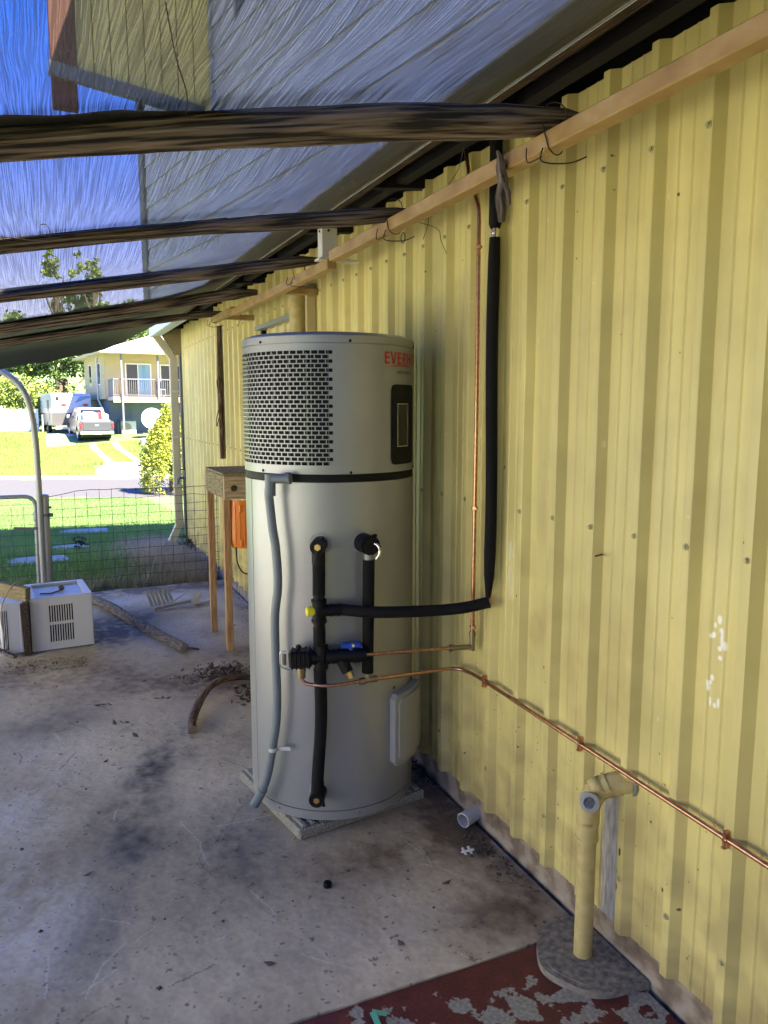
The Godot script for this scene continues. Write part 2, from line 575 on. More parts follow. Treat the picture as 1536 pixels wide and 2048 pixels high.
func make_materials() -> void:
	bumps.seed = 11
	bumps.frequency = 0.02
	var gi := noise_image(512, 512, 0.012, 6, 1)
	var fi := noise_image(512, 512, 0.06, 5, 2)
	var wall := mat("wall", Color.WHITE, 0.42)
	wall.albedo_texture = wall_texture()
	wall.heightmap_enabled = true
	wall.heightmap_texture = ImageTexture.create_from_image(noise_image(512, 256, 0.008, 2, 8))
	wall.heightmap_scale = 0.08
	var sl := slab_texture()
	var conc := mat("slab", Color.WHITE, 0.82)
	conc.albedo_texture = sl[0]
	conc.heightmap_enabled = true
	conc.heightmap_texture = sl[1]
	conc.heightmap_scale = 0.35
	var rt := red_texture()
	var red := mat("red", Color.WHITE, 0.55)
	red.albedo_texture = rt[0]
	red.heightmap_enabled = true
	red.heightmap_texture = rt[1]
	red.heightmap_scale = 0.12
	var cl := mat("cloth", Color.WHITE, 0.55)
	cl.albedo_texture = cloth_texture()
	cl.transparency = BaseMaterial3D.TRANSPARENCY_ALPHA
	cl.vertex_color_use_as_albedo = true
	cl.cull_mode = BaseMaterial3D.CULL_DISABLED
	var cd := rough_mat("cloth_dark", fi, [[0.0, col(0.018, 0.02, 0.022)], [1.0, col(0.045, 0.05, 0.05)]], Vector3(6, 6, 1.0), 0.6, 0.1)
	cd.cull_mode = BaseMaterial3D.CULL_DISABLED
	rough_mat("footing", gi, [[0.0, col(0.10, 0.075, 0.05)], [0.4, col(0.22, 0.165, 0.11)], [0.6, col(0.31, 0.25, 0.18)], [1.0, col(0.40, 0.35, 0.28)]], Vector3(1.3, 1.6, 1.3), 0.95, 0.08)
	rough_mat("plaster", gi, [[0.0, col(0.22, 0.205, 0.17)], [0.45, col(0.38, 0.36, 0.31)], [1.0, col(0.54, 0.52, 0.46)]], Vector3(9, 1.5, 9), 0.95, 0.5)
	rough_mat("paver", fi, [[0.0, col(0.12, 0.11, 0.08)], [0.5, col(0.27, 0.26, 0.21)], [1.0, col(0.40, 0.38, 0.31)]], Vector3(3, 3, 3), 0.9, 0.7)
	rough_mat("collar", fi, [[0.0, col(0.07, 0.058, 0.04)], [0.4, col(0.19, 0.165, 0.12)], [0.7, col(0.26, 0.23, 0.175)], [1.0, col(0.36, 0.33, 0.27)]], Vector3(1.1, 1.1, 1.1), 0.95, 0.12)
	uv_mat("bark", noise_image(512, 512, 0.03, 6, 14), [[0.0, col(0.008, 0.007, 0.006)], [0.36, col(0.03, 0.025, 0.021)], [0.44, col(0.125, 0.095, 0.072)], [0.60, col(0.20, 0.145, 0.102)], [0.8, col(0.26, 0.215, 0.175)], [1.0, col(0.36, 0.33, 0.29)]], Vector3(1, 0.16, 1), 0.95, 1.2)
	uv_mat("bark_brown", gi, [[0.0, col(0.03, 0.024, 0.018)], [0.5, col(0.13, 0.10, 0.07)], [1.0, col(0.26, 0.21, 0.16)]], Vector3(1, 1.5, 1), 0.9, 0.8)
	uv_mat("log_grey", fi, [[0.0, col(0.02, 0.017, 0.014)], [0.38, col(0.07, 0.058, 0.046)], [0.5, col(0.17, 0.14, 0.11)], [1.0, col(0.38, 0.34, 0.28)]], Vector3(1, 0.3, 1), 0.95, 0.9)
	uv_mat("branch", gi, [[0.0, col(0.02, 0.012, 0.008)], [0.5, col(0.10, 0.06, 0.035)], [1.0, col(0.22, 0.15, 0.10)]], Vector3(1, 1.2, 1), 0.85, 0.6)
	rough_mat("grey_wood", gi, [[0.0, col(0.03, 0.026, 0.022)], [0.5, col(0.16, 0.135, 0.11)], [1.0, col(0.36, 0.32, 0.27)]], Vector3(8, 8, 1.2), 0.9, 0.8)
	rough_mat("pine", gi, [[0.0, col(0.22, 0.12, 0.045)], [0.5, col(0.40, 0.23, 0.09)], [1.0, col(0.52, 0.33, 0.15)]], Vector3(9, 0.8, 9), 0.7, 0.15)
	rough_mat("pine_across", gi, [[0.0, col(0.24, 0.16, 0.08)], [0.5, col(0.42, 0.31, 0.17)], [1.0, col(0.56, 0.44, 0.27)]], Vector3(0.9, 9, 0.9), 0.75, 0.2)
	rough_mat("dark_timber", gi, [[0.0, col(0.012, 0.007, 0.004)], [0.5, col(0.05, 0.028, 0.013)], [1.0, col(0.11, 0.065, 0.035)]], Vector3(9, 9, 0.8), 0.85, 0.4)
	rough_mat("board", gi, [[0.0, col(0.10, 0.08, 0.035)], [0.5, col(0.24, 0.19, 0.09)], [1.0, col(0.36, 0.30, 0.17)]], Vector3(9, 9, 1.2), 0.85, 0.3)
	rough_mat("rail", gi, [[0.0, col(0.25, 0.14, 0.05)], [0.4, col(0.34, 0.215, 0.075)], [0.7, col(0.38, 0.25, 0.095)], [1.0, col(0.45, 0.32, 0.16)]], Vector3(1.6, 1.6, 1.1), 0.5, 0.05)
	rough_mat("grass_ground", fi, [[0.0, col(0.06, 0.07, 0.03)], [0.4, col(0.10, 0.16, 0.04)], [0.7, col(0.16, 0.24, 0.06)], [1.0, col(0.22, 0.28, 0.09)]], Vector3(0.7, 0.7, 0.7), 0.95, 2.0)
	rough_mat("asphalt", fi, [[0.0, col(0.042, 0.039, 0.036)], [0.5, col(0.058, 0.054, 0.050)], [1.0, col(0.078, 0.073, 0.068)]], Vector3(0.6, 0.6, 0.6), 0.9, 0.5)
	rough_mat("pale_concrete", fi, [[0.0, col(0.26, 0.25, 0.22)], [1.0, col(0.44, 0.42, 0.38)]], Vector3(0.8, 0.8, 0.8), 0.9, 0.3)
	rough_mat("bounce_pale", fi, [[0.0, col(0.34, 0.36, 0.29)], [1.0, col(0.48, 0.50, 0.42)]], Vector3(0.8, 0.8, 0.8), 0.9, 0.3)  # pale colour of the added ground that bounces sunlight
	rough_mat("dirt", fi, [[0.0, col(0.05, 0.04, 0.03)], [0.5, col(0.14, 0.11, 0.08)], [1.0, col(0.27, 0.22, 0.17)]], Vector3(1.3, 1.3, 1.3), 1.0, 1.5)
	rough_mat("gutter_grey", gi, [[0.0, col(0.42, 0.46, 0.50)], [1.0, col(0.58, 0.62, 0.65)]], Vector3(2, 2, 2), 0.45)
	rough_mat("rust_strip", gi, [[0.0, col(0.06, 0.04, 0.03)], [1.0, col(0.26, 0.20, 0.16)]], Vector3(8, 1, 8), 0.9)
	rough_mat("shell", gi, [[0.0, col(0.325, 0.335, 0.325)], [1.0, col(0.365, 0.375, 0.365)]], Vector3(0.6, 0.6, 0.6), 0.36)
	M.shell.metallic = 0.45
	rough_mat("cream_pvc", gi, [[0.0, col(0.42, 0.32, 0.10)], [0.5, col(0.52, 0.42, 0.16)], [1.0, col(0.58, 0.49, 0.22)]], Vector3(3, 3, 3), 0.5)
	rough_mat("copper", fi, [[0.0, col(0.36, 0.17, 0.09)], [0.5, col(0.56, 0.29, 0.17)], [1.0, col(0.72, 0.42, 0.27)]], Vector3(1.5, 1.5, 1.5), 0.3)
	M.copper.metallic = 0.95
	rough_mat("lagging", fi, [[0.0, col(0.006, 0.006, 0.006)], [1.0, col(0.016, 0.016, 0.016)]], Vector3(5, 5, 5), 0.75, 0.15)
	M.lagging.metallic_specular = 0.25
	mat("black", lin(0.007, 0.007, 0.007), 0.5)
	M.black.metallic_specular = 0.3
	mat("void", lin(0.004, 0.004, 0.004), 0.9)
	mat("glossy_black", lin(0.006, 0.006, 0.006), 0.12)
	mat("brass", lin(0.66, 0.47, 0.18), 0.28, 0.9)
	mat("dull_brass", lin(0.34, 0.28, 0.17), 0.4, 0.85)
	mat("chrome", lin(0.75, 0.75, 0.75), 0.18, 1.0)
	mat("red_letter", lin(0.52, 0.022, 0.012), 0.4)
	mat("black_letter", lin(0.01, 0.01, 0.01), 0.5)
	mat("yellow_cap", lin(0.80, 0.74, 0.03), 0.4)
	mat("blue_handle", lin(0.01, 0.06, 0.36), 0.4)
	mat("hose", lin(0.165, 0.20, 0.21), 0.45)
	mat("cover_grey", lin(0.35, 0.35, 0.32), 0.5)
	mat("wire", lin(0.05, 0.045, 0.04), 0.5, 0.6)
	mat("galv", lin(0.30, 0.31, 0.31), 0.5, 0.5)
	mat("galv_dark", lin(0.13, 0.14, 0.14), 0.55, 0.3)
	mat("mesh_wire", lin(0.05, 0.05, 0.05), 0.6, 0.3)
	mat("screw", lin(0.42, 0.37, 0.17), 0.6, 0.0)
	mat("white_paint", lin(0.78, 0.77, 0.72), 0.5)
	mat("off_white", lin(0.60, 0.60, 0.56), 0.5)
	mat("white_plastic", lin(0.58, 0.57, 0.51), 0.4)
	mat("bracket", lin(0.62, 0.60, 0.50), 0.5)
	mat("bounce_cream", lin(0.64, 0.65, 0.60), 0.6)  # colour of the added house that bounces light
	mat("cream", lin(0.60, 0.52, 0.30), 0.5)
	mat("cream_trim", lin(0.50, 0.42, 0.22), 0.5)
	mat("old_plastic", lin(0.33, 0.32, 0.29), 0.6)
	mat("patch_grey", lin(0.36, 0.36, 0.34), 0.9)
	mat("orange", lin(0.86, 0.25, 0.025), 0.35)
	mat("leaf_brown", lin(0.085, 0.06, 0.04), 0.9)
	mat("leaf_pale", lin(0.34, 0.28, 0.19), 0.9)
	mat("green_strip", lin(0.15, 0.55, 0.34), 0.4)
	M.shell.rim_enabled = false

func _ready() -> void:
	# ------------------------------------------------------------ camera, sky, sun, exposure
	var cam := Camera3D.new()
	cam.name = "camera"
	add_child(cam)
	cam.position = Vector3(-1.512, 1.67, 0)
	cam.rotation = Vector3(deg_to_rad(-7.74), deg_to_rad(-23.57), 0)
	cam.fov = 67.31
	cam.far = 900
	cam.current = true
	var env := Environment.new()
	env.background_mode = Environment.BG_SKY
	var sky := Sky.new()
	var sm := ProceduralSkyMaterial.new()
	sm.sky_top_color = Color(0.07, 0.36, 0.82)
	sm.sky_horizon_color = Color(1.0, 0.96, 0.87)
	sm.sky_curve = 0.082
	sm.ground_bottom_color = Color(0.30, 0.32, 0.22)
	sm.ground_horizon_color = Color(0.60, 0.66, 0.62)
	sm.sky_energy_multiplier = 0.66
	sm.sun_angle_max = 12.0
	sky.sky_material = sm
	env.sky = sky
	env.tonemap_mode = Environment.TONE_MAPPER_LINEAR
	env.tonemap_exposure = 12.6
	env.sdfgi_enabled = true
	env.ssao_enabled = true
	env.ssil_enabled = true
	var we := WorldEnvironment.new()
	we.name = "environment"
	we.environment = env
	add_child(we)
	var sun := DirectionalLight3D.new()
	sun.name = "sun"
	sun.light_energy = 1.1
	sun.light_color = Color(1.0, 0.96, 0.88)
	sun.light_angular_distance = 0.5
	sun.shadow_enabled = true
	add_child(sun)
	sun.basis = Basis.looking_at(-sun_from(), Vector3.UP)
	rng.seed = 77
	make_materials()
	build_ground()
	build_shed()
	build_added_wing()
	build_bounce_house()
	build_upper_storey()
	build_shade()
	build_heater()
	build_plumbing()
	build_wall_things()
	build_yard_things()
	build_fence()
	build_far_side()
	build_plants()

func sun_from() -> Vector3:
	var el := deg_to_rad(54.0)
	var az := deg_to_rad(52.0)   # from east (right) towards the viewer's back
	return Vector3(cos(el) * cos(az), sin(el), cos(el) * sin(az))

# ---------------------------------------------------------------- ground, slabs, road
func build_ground() -> void:
	var s := begin()
	s.set_smooth_group(1)
	var xs := []
	var zs := []
	var v := -420.0
	while v <= 420:
		xs.append(v)
		v += 60.0 if absf(v + 1) > 60.5 else (6.0 if v < -12 or v >= 12 else 1.5)
	v = 60.0
	while v >= -400:
		zs.append(v)
		v -= 8.0 if v > 4 or v < -120 else 1.2
	for i in xs.size() - 1:
		for j in zs.size() - 1:
			var c := []
			for q in [[0, 0], [1, 0], [1, 1], [0, 1]]:
				var x: float = xs[i + q[0]]
				var z: float = zs[j + q[1]]
				c.append(Vector3(x, land(x, z), z))
			quad(s, c[0], c[1], c[2], c[3])
	struct("ground", s, M.grass_ground, "grassy land falling to the street and rising beyond it")
	# grey slab
	s = begin()
	var z0 := -7.38
	var z1 := -1.842
	# a slightly broken far edge
	var edge := []
	for i in 97:
		var x := lerpf(-4.8, -0.008, i / 96.0)
		edge.append(Vector3(x, 0, z0 + bumps.get_noise_2d(x * 60, 3) * 0.09))
	for i in 96:
		var a: Vector3 = edge[i]
		var b: Vector3 = edge[i + 1]
		var a1 := Vector3(a.x, 0, z1 + 0.010 * bumps.get_noise_2d(a.x * 200, 8))
		var b1 := Vector3(b.x, 0, z1 + 0.010 * bumps.get_noise_2d(b.x * 200, 8))
		var uv := func(p: Vector3) -> Vector2: return Vector2((p.x + 4.8) / 5.0, (p.z + 7.6) / 6.0)
		quad(s, a1, b1, b, a, uv.call(a1), uv.call(b1), uv.call(b), uv.call(a))
		var dn := Vector3(0, -0.09, 0)
		quad(s, a1 + dn, b1 + dn, b1, a1, uv.call(a1), uv.call(b1), uv.call(b1), uv.call(a1))
		quad(s, b + dn, a + dn, a, b, uv.call(b), uv.call(a), uv.call(a), uv.call(b))
	var e0: Vector3 = edge[96]
	quad(s, Vector3(e0.x, -0.09, z1), Vector3(e0.x, -0.09, z0), Vector3(e0.x, 0, z0), Vector3(e0.x, 0, z1), Vector2(0.95, 0.9), Vector2(0.95, 0.1), Vector2(0.95, 0.1), Vector2(0.95, 0.9))
	struct("concrete_slab", s, M.slab, "stained grey concrete slab under the shade cloth")
	s = begin()
	var lo := Vector3(-2.9, -0.09, -1.836)
	var hi := Vector3(-0.008, -0.004, 1.1)
	var ru := func(p: Vector3) -> Vector2: return Vector2((p.x + 2.9) / 3.0, (p.z + 1.9) / 3.0)
	for q in [[Vector3(-5.9, hi.y, hi.z), Vector3(-2.9, hi.y, hi.z), Vector3(-2.9, hi.y, lo.z), Vector3(-5.9, hi.y, lo.z)], [Vector3(-2.9, hi.y, hi.z), Vector3(hi.x, hi.y, hi.z), Vector3(hi.x, hi.y, lo.z), Vector3(-2.9, hi.y, lo.z)]]:
		quad(s, q[0], q[1], q[2], q[3], ru.call(q[0]), ru.call(q[1]), ru.call(q[2]), ru.call(q[3]))
	quad(s, Vector3(hi.x, lo.y, lo.z), Vector3(-5.9, lo.y, lo.z), Vector3(-5.9, hi.y, lo.z), Vector3(hi.x, hi.y, lo.z))
	struct("red_painted_slab", s, M.red, "concrete with flaking dark red paint in the foreground")
	s = begin()
	for i in 8:
		for j in 8:
			var xa := lerpf(-15.0, -4.82, i / 8.0)
			var xb := lerpf(-15.0, -4.82, (i + 1) / 8.0)
			var za := lerpf(1.9, -10.5, j / 8.0)
			var zb := lerpf(1.9, -10.5, (j + 1) / 8.0)
			quad(s, Vector3(xa, land(xa, za) + 0.03, za), Vector3(xb, land(xb, za) + 0.03, za), Vector3(xb, land(xb, zb) + 0.03, zb), Vector3(xa, land(xa, zb) + 0.03, zb))
	struct("bounce_ground", s, M.bounce_pale, "pale ground added out of view left of the slab to bounce sunlight")  # unseen ground added to bounce sunlight in under the cloth
	# street
	s = begin()
	ribbon(s, -70, 70, 23.3, 29.9, 0.012)
	struct("road", s, M.asphalt, "grey bitumen street beyond the lawn")
	s = begin()
	for i in 56:
		var xa := lerpf(-70, 70, i / 56.0)
		var xb := lerpf(-70, 70, (i + 1) / 56.0)
		var a := at_street(xa, 29.9)
		var b := at_street(xb, 29.9)
		var c := at_street(xb, 30.35)
		var d := at_street(xa, 30.35)
		var up := Vector3(0, 0.11, 0)
		quad(s, a, b, b + up, a + up)
		quad(s, a + up, b + up, c + up, d + up)
		quad(s, d + up, c + up, c - up, d - up)
	struct("kerb", s, M.pale_concrete, "pale concrete kerb along the far side of the street")
	# driveway opposite: a flared crossing and two wheel tracks
	s = begin()
	var cr := [Vector2(0.2, -33.3), Vector2(2.5, -32.4), Vector2(2.45, -35.8), Vector2(0.85, -36.45)]
	draped(s, cr[0], cr[1], cr[2], cr[3], 0.125, 6)
	draped(s, Vector2(0.86, -36.3), Vector2(1.22, -36.2), Vector2(0.86, -44.9), Vector2(0.50, -44.9), 0.07, 12)
	draped(s, Vector2(2.14, -35.9), Vector2(2.44, -35.8), Vector2(2.02, -44.9), Vector2(1.68, -44.9), 0.07, 12)
	draped(s, Vector2(-1.6, -44.7), Vector2(8.0, -45.8), Vector2(8.0, -49.5), Vector2(-1.6, -49.5), 0.03, 6)
	struct("driveway", s, M.pale_concrete, "pale concrete driveway with two wheel tracks up the opposite lawn")
	# bare dirt by the shed wall and along the slab's end
	s = begin()
	for i in 12:
		for j in 8:
			var xa := lerpf(-0.62, 0.05, i / 12.0)
			var xb := lerpf(-0.62, 0.05, (i + 1) / 12.0)
			var za := lerpf(-7.4, -10.2, j / 8.0)
			var zb := lerpf(-7.4, -10.2, (j + 1) / 8.0)
			if bumps.get_noise_2d(xa * 90, za * 40) * 0.5 < xa + 0.55 - (-za - 7.4) * 0.08:
				quad(s, Vector3(xa, land(xa, za) + 0.006, za), Vector3(xb, land(xb, za) + 0.006, za), Vector3(xb, land(xb, zb) + 0.006, zb), Vector3(xa, land(xa, zb) + 0.006, zb))
	for i in 30:
		var xa := lerpf(-4.8, -0.7, i / 30.0)
		var xb := lerpf(-4.8, -0.7, (i + 1) / 30.0)
		var w := 0.22 + 0.12 * bumps.get_noise_2d(xa * 50, 0)
		quad(s, Vector3(xa, -0.034, -7.25), Vector3(xb, -0.034, -7.25), Vector3(xb, -0.034, -7.4 - w), Vector3(xa, -0.034, -7.4 - w))
	struct("bare_dirt", s, M.dirt, "bare brown dirt at the foot of the shed wall and fence")

func draped(s: SurfaceTool, a: Vector2, b: Vector2, c: Vector2, d: Vector2, lift: float, n: int) -> void:
	for i in n:
		var t0 := float(i) / n
		var t1 := float(i + 1) / n
		var p := [a.lerp(d, t0), b.lerp(c, t0), b.lerp(c, t1), a.lerp(d, t1)]
		var q := []
		for k in p:
			q.append(Vector3(k.x, land(k.x, k.y) + lift, k.y))
		quad(s, q[0], q[1], q[2], q[3])
		var dn := Vector3(0, -0.2, 0)
		quad(s, q[1] + dn, q[2] + dn, q[2], q[1])
		quad(s, q[3] + dn, q[0] + dn, q[0], q[3])
		if i == 0:
			quad(s, q[0] + dn, q[1] + dn, q[1], q[0])

# ---------------------------------------------------------------- the shed with its ribbed yellow wall
const PITCH := 0.19
const RIB0 := -1.28

func dent(z: float, y: float) -> float:
	return 0.0022 * bumps.get_noise_2d(z * 130, y * 55) + 0.0012 * bumps.get_noise_2d(z * 260 + 500, y * 160)

func wall_uv(z: float, y: float) -> Vector2:
	return Vector2(-z / 6.0, 1.0 - y / 2.75)

func build_shed() -> void:
	var t := thing("shed", "long shed clad in ribbed pale yellow steel sheets, right side", "shed", Vector3(0, 0, -4))
	# sheets of four ribs, each a part
	var y0 := 0.108
	var y1 := 2.60
	for sh in range(-4, 11):
		var prof := []
		for k in range(sh * 4, sh * 4 + 4):
			var zc := RIB0 - PITCH * k
			prof.append_array([Vector2(0, zc + 0.031), Vector2(-0.0265, zc + 0.0135), Vector2(-0.028, zc + 0.0105), Vector2(-0.028, zc - 0.0105), Vector2(-0.0265, zc - 0.0135), Vector2(0, zc - 0.031)])
			for g in [-0.072, -0.118]:
				prof.append_array([Vector2(0, zc + g + 0.006), Vector2(-0.0032, zc + g + 0.0015), Vector2(-0.0032, zc + g - 0.0015), Vector2(0, zc + g - 0.006)])
		# lap: the sheet runs a little over the next one's first flank
		var zn := RIB0 - PITCH * (sh * 4 + 4)
		prof.append_array([Vector2(-0.0012, zn + 0.0322), Vector2(-0.0285, zn + 0.0142), Vector2(-0.0298, zn - 0.0115), Vector2(-0.0262, zn - 0.0155)] if sh < 10 else [Vector2(0, -9.5)])
		var s := begin()
		var off := bumps.get_noise_1d(sh * 700.0) * 0.012
		for i in prof.size() - 1:
			var p: Vector2 = prof[i]
			var q: Vector2 = prof[i + 1]
			for j in 12:
				var ya := lerpf(y0 + off, y1, j / 12.0)
				var yb := lerpf(y0 + off, y1, (j + 1) / 12.0)
				quad(s, Vector3(q.x + dent(q.y, ya), ya, q.y), Vector3(p.x + dent(p.y, ya), ya, p.y), Vector3(p.x + dent(p.y, yb), yb, p.y), Vector3(q.x + dent(q.y, yb), yb, q.y), wall_uv(q.y, ya), wall_uv(p.y, ya), wall_uv(p.y, yb), wall_uv(q.y, yb))
		part("wall_sheet", s, M.wall, t)
	# roofing screws on the ribs, three rows
	var s := begin()
	for k in range(-9, 44):
		var zc := RIB0 - PITCH * k
		for y in [0.288, 1.315, 2.338]:
			if y < 0.3 and k % 2 == 1 and k > 1:
				continue
			var xf := Transform3D(Basis(Vector3(0, 0, 1), Vector3(-1, 0, 0), Vector3(0, -1, 0)), Vector3(-0.0282, y + 0.004 * bumps.get_noise_2d(k * 300, y * 100), zc + 0.002))
			lathe(s, [Vector2(0.0095, 0), Vector2(0.009, 0.0022), Vector2(0.0058, 0.003)], xf, 10)
			lathe(s, [Vector2(0.0058, 0.003), Vector2(0.0055, 0.0075), Vector2(0, 0.008)], xf, 6, false)
	part("roofing_screws", s, M.screw, t, "stuff")
	s = begin()
	bx(s, Vector3(0.012, -0.4, -9.5), Vector3(0.16, 0.15, 2.0))
	part("footing", s, M.footing, t)
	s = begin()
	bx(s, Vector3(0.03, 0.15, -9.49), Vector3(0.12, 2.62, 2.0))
	part("light_stop", s, M.void, t)  # unseen black backing added to stop light leaking past the sheets
	s = begin()
	bx(s, Vector3(0.03, -0.4, -9.52), Vector3(6.0, 2.62, -9.50))
	part("end_wall", s, M.cream, t)
	# roof edge, open eave, rafters; near-black colours put in the shade of the cavity
	s = begin()
	bx(s, Vector3(-0.338, 2.513, -9.1), Vector3(-0.300, 2.64, 1.9), 0.003)
	part("fascia", s, M.dark_timber, t)
	s = begin()
	bx(s, Vector3(-0.342, 2.509, -6.6), Vector3(-0.339, 2.516, 1.9))
	part("batten", s, M.off_white, t)
	s = begin()
	var xs := []
	for i in 120:
		xs.append(-9.7 + i * 0.1)
	for i in xs.size() - 1:
		var za: float = xs[i]
		var zb: float = xs[i + 1]
		var ha := 0.018 if i % 2 == 0 else 0.0
		var hb := 0.018 - ha
		quad(s, Vector3(-0.37, 2.645 + hb, zb), Vector3(6, 3.3 + hb, zb), Vector3(6, 3.3 + ha, za), Vector3(-0.37, 2.645 + ha, za))
		quad(s, Vector3(-0.37, 2.641 + ha, za), Vector3(6, 3.296 + ha, za), Vector3(6, 3.296 + hb, zb), Vector3(-0.37, 2.641 + hb, zb))
	part("roof", s, M.gutter_grey, t)
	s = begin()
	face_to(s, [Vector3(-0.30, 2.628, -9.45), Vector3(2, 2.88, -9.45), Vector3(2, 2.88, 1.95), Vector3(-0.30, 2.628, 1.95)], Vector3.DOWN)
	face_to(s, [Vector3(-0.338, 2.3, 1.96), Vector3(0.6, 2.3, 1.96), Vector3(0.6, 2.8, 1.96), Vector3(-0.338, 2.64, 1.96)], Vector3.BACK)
	part("eave_shade_sheet", s, M.void, t)  # near-black sheet added to put shade into the eave cavity
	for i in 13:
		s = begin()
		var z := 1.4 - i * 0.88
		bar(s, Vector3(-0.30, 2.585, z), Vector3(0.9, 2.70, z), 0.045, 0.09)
		part("rafter", s, M.void, t)  # rafter coloured near black for the shade under the roof
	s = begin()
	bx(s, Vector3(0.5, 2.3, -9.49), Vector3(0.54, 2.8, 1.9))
	part("ceiling_edge", s, M.void, t)  # black back of the eave cavity, its shade in the colour
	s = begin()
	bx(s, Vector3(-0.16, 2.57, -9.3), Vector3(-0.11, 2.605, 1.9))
	part("eave_purlin", s, M.void, t)  # purlin coloured near black for the eave shade
	# far corner: box gutter, boxed eave, downpipe
	s = begin()
	bx(s, Vector3(-0.345, 2.49, -9.62), Vector3(-0.235, 2.68, -7.6), 0.006)
	part("gutter", s, M.gutter_grey, t)
	s = begin()
	slab(s, PackedVector2Array([Vector2(-0.232, 2.50), Vector2(-0.10, 2.28), Vector2(0.0, 2.28), Vector2(0.0, 2.64), Vector2(-0.232, 2.64)]), 0.05, Transform3D(Basis(), Vector3(0, 0, -9.40)))
	part("eave_end", s, M.board, t)
	var dp := thing("downpipe", "cream square downpipe at the far corner of the shed wall", "downpipe", Vector3(-0.09, 0, -9.52))
	s = begin()
	bar(s, Vector3(-0.29, 2.52, -9.53), Vector3(-0.085, 2.235, -9.53), 0.08, 0.085, Vector3(0, 0, 1), 0.004)
	part("offset", s, M.cream_trim, dp)
	s = begin()
	bx(s, Vector3(-0.135, 0.22, -9.57), Vector3(-0.045, 2.25, -9.49), 0.004)
	part("pipe", s, M.cream_trim, dp)
	s = begin()
	bar(s, Vector3(-0.09, 0.25, -9.528), Vector3(-0.19, 0.05, -9.50), 0.082, 0.085, Vector3(0, 0, 1), 0.004)
	part("shoe", s, M.cream_trim, dp)
	for y in [1.86, 1.32, 0.72]:
		s = begin()
		bx(s, Vector3(-0.139, y - 0.012, -9.575), Vector3(-0.002, y + 0.012, -9.486))
		part("strap", s, M.cream, dp)
	s = begin()
	bx(s, Vector3(-0.43, 2.535, -7.5), Vector3(-0.341, 2.655, 1.9), 0.005)
	part("gutter", s, M.gutter_grey, t)
	# corner flashing and the rusty strip
	s = begin()
	bx(s, Vector3(-0.028, 0.1, -9.53), Vector3(0.03, 2.6, -9.50))
	part("corner_flashing", s, M.cream_trim, t)
	s = begin()
	tube(s, [Vector3(-0.035, 2.40, -7.12), Vector3(-0.036, 1.9, -7.13), Vector3(-0.034, 1.20, -7.13)], [0.021, 0.026, 0.020], 8, true, 0.15)
	var st := single("weathered_batten", s, M.branch, "narrow weathered grey batten standing upright against the far yellow wall", "batten")
	s = begin()
	tube(s, [Vector3(-0.06, 1.95, -7.10), Vector3(-0.075, 1.90, -7.09), Vector3(-0.06, 1.80, -7.1)], 0.004, 5)
	single("tie_wire", s, M.wire, "bit of wire tied on the weathered batten, the upper of two", "wire")
	s = begin()
	tube(s, spline([Vector3(-0.06, 1.66, -7.10), Vector3(-0.085, 1.58, -7.08), Vector3(-0.09, 1.50, -7.07), Vector3(-0.06, 1.58, -7.1)]), 0.004, 5)
	single("tie_wire", s, M.wire, "bent wire hanging on the weathered batten, the lower of two", "wire")
	# window with a hopper sash behind the water heater
	var w := thing("shed_window", "small window with dark aluminium frame, above and behind the water heater", "window", Vector3(0, 1.6, -5.2))
	s = begin()
	bar(s, Vector3(-0.05, 2.24, -5.66), Vector3(-0.05, 2.24, -4.62), 0.06, 0.028)
	part("head", s, M.galv, w)
	s = begin()
	bx(s, Vector3(-0.045, 1.5, -5.62), Vector3(-0.004, 2.222, -5.575))
	bx(s, Vector3(-0.045, 1.5, -4.66), Vector3(-0.004, 2.222, -4.615))
	part("frame", s, M.black, w)
	s = begin()
	bx(s, Vector3(-0.012, 1.5, -5.57), Vector3(-0.006, 2.22, -4.67))
	part("pane", s, M.cream, w)
	s = begin()
	bx(s, Vector3(-0.05, 1.46, -5.64), Vector3(-0.004, 1.50, -4.6))
	part("sill", s, M.galv, w)

func build_added_wing() -> void:
	var t := thing("added_wing", "plain cream timber wing added unseen behind the viewer to hold back light", "building", Vector3(-3, 0, 4.7))  # unseen wing added to cut down light from behind the camera
	for i in 14:
		var s := begin()
		bx(s, Vector3(-6.5, 0.02 + i * 0.2, 4.5), Vector3(-0.03, 0.215 + i * 0.2, 4.53), 0.004)
		part("wall_board", s, M.cream_trim, t)
	var s := begin()
	bx(s, Vector3(-6.5, 0, 4.53), Vector3(0.1, 2.9, 8.0))
	part("body", s, M.dark_timber, t)
	s = begin()
	face_to(s, [Vector3(-6.8, 2.9, 4.1), Vector3(0.2, 2.9, 4.1), Vector3(0.2, 3.9, 8.4), Vector3(-6.8, 3.9, 8.4)], Vector3.UP)
	part("roof", s, M.gutter_grey, t)

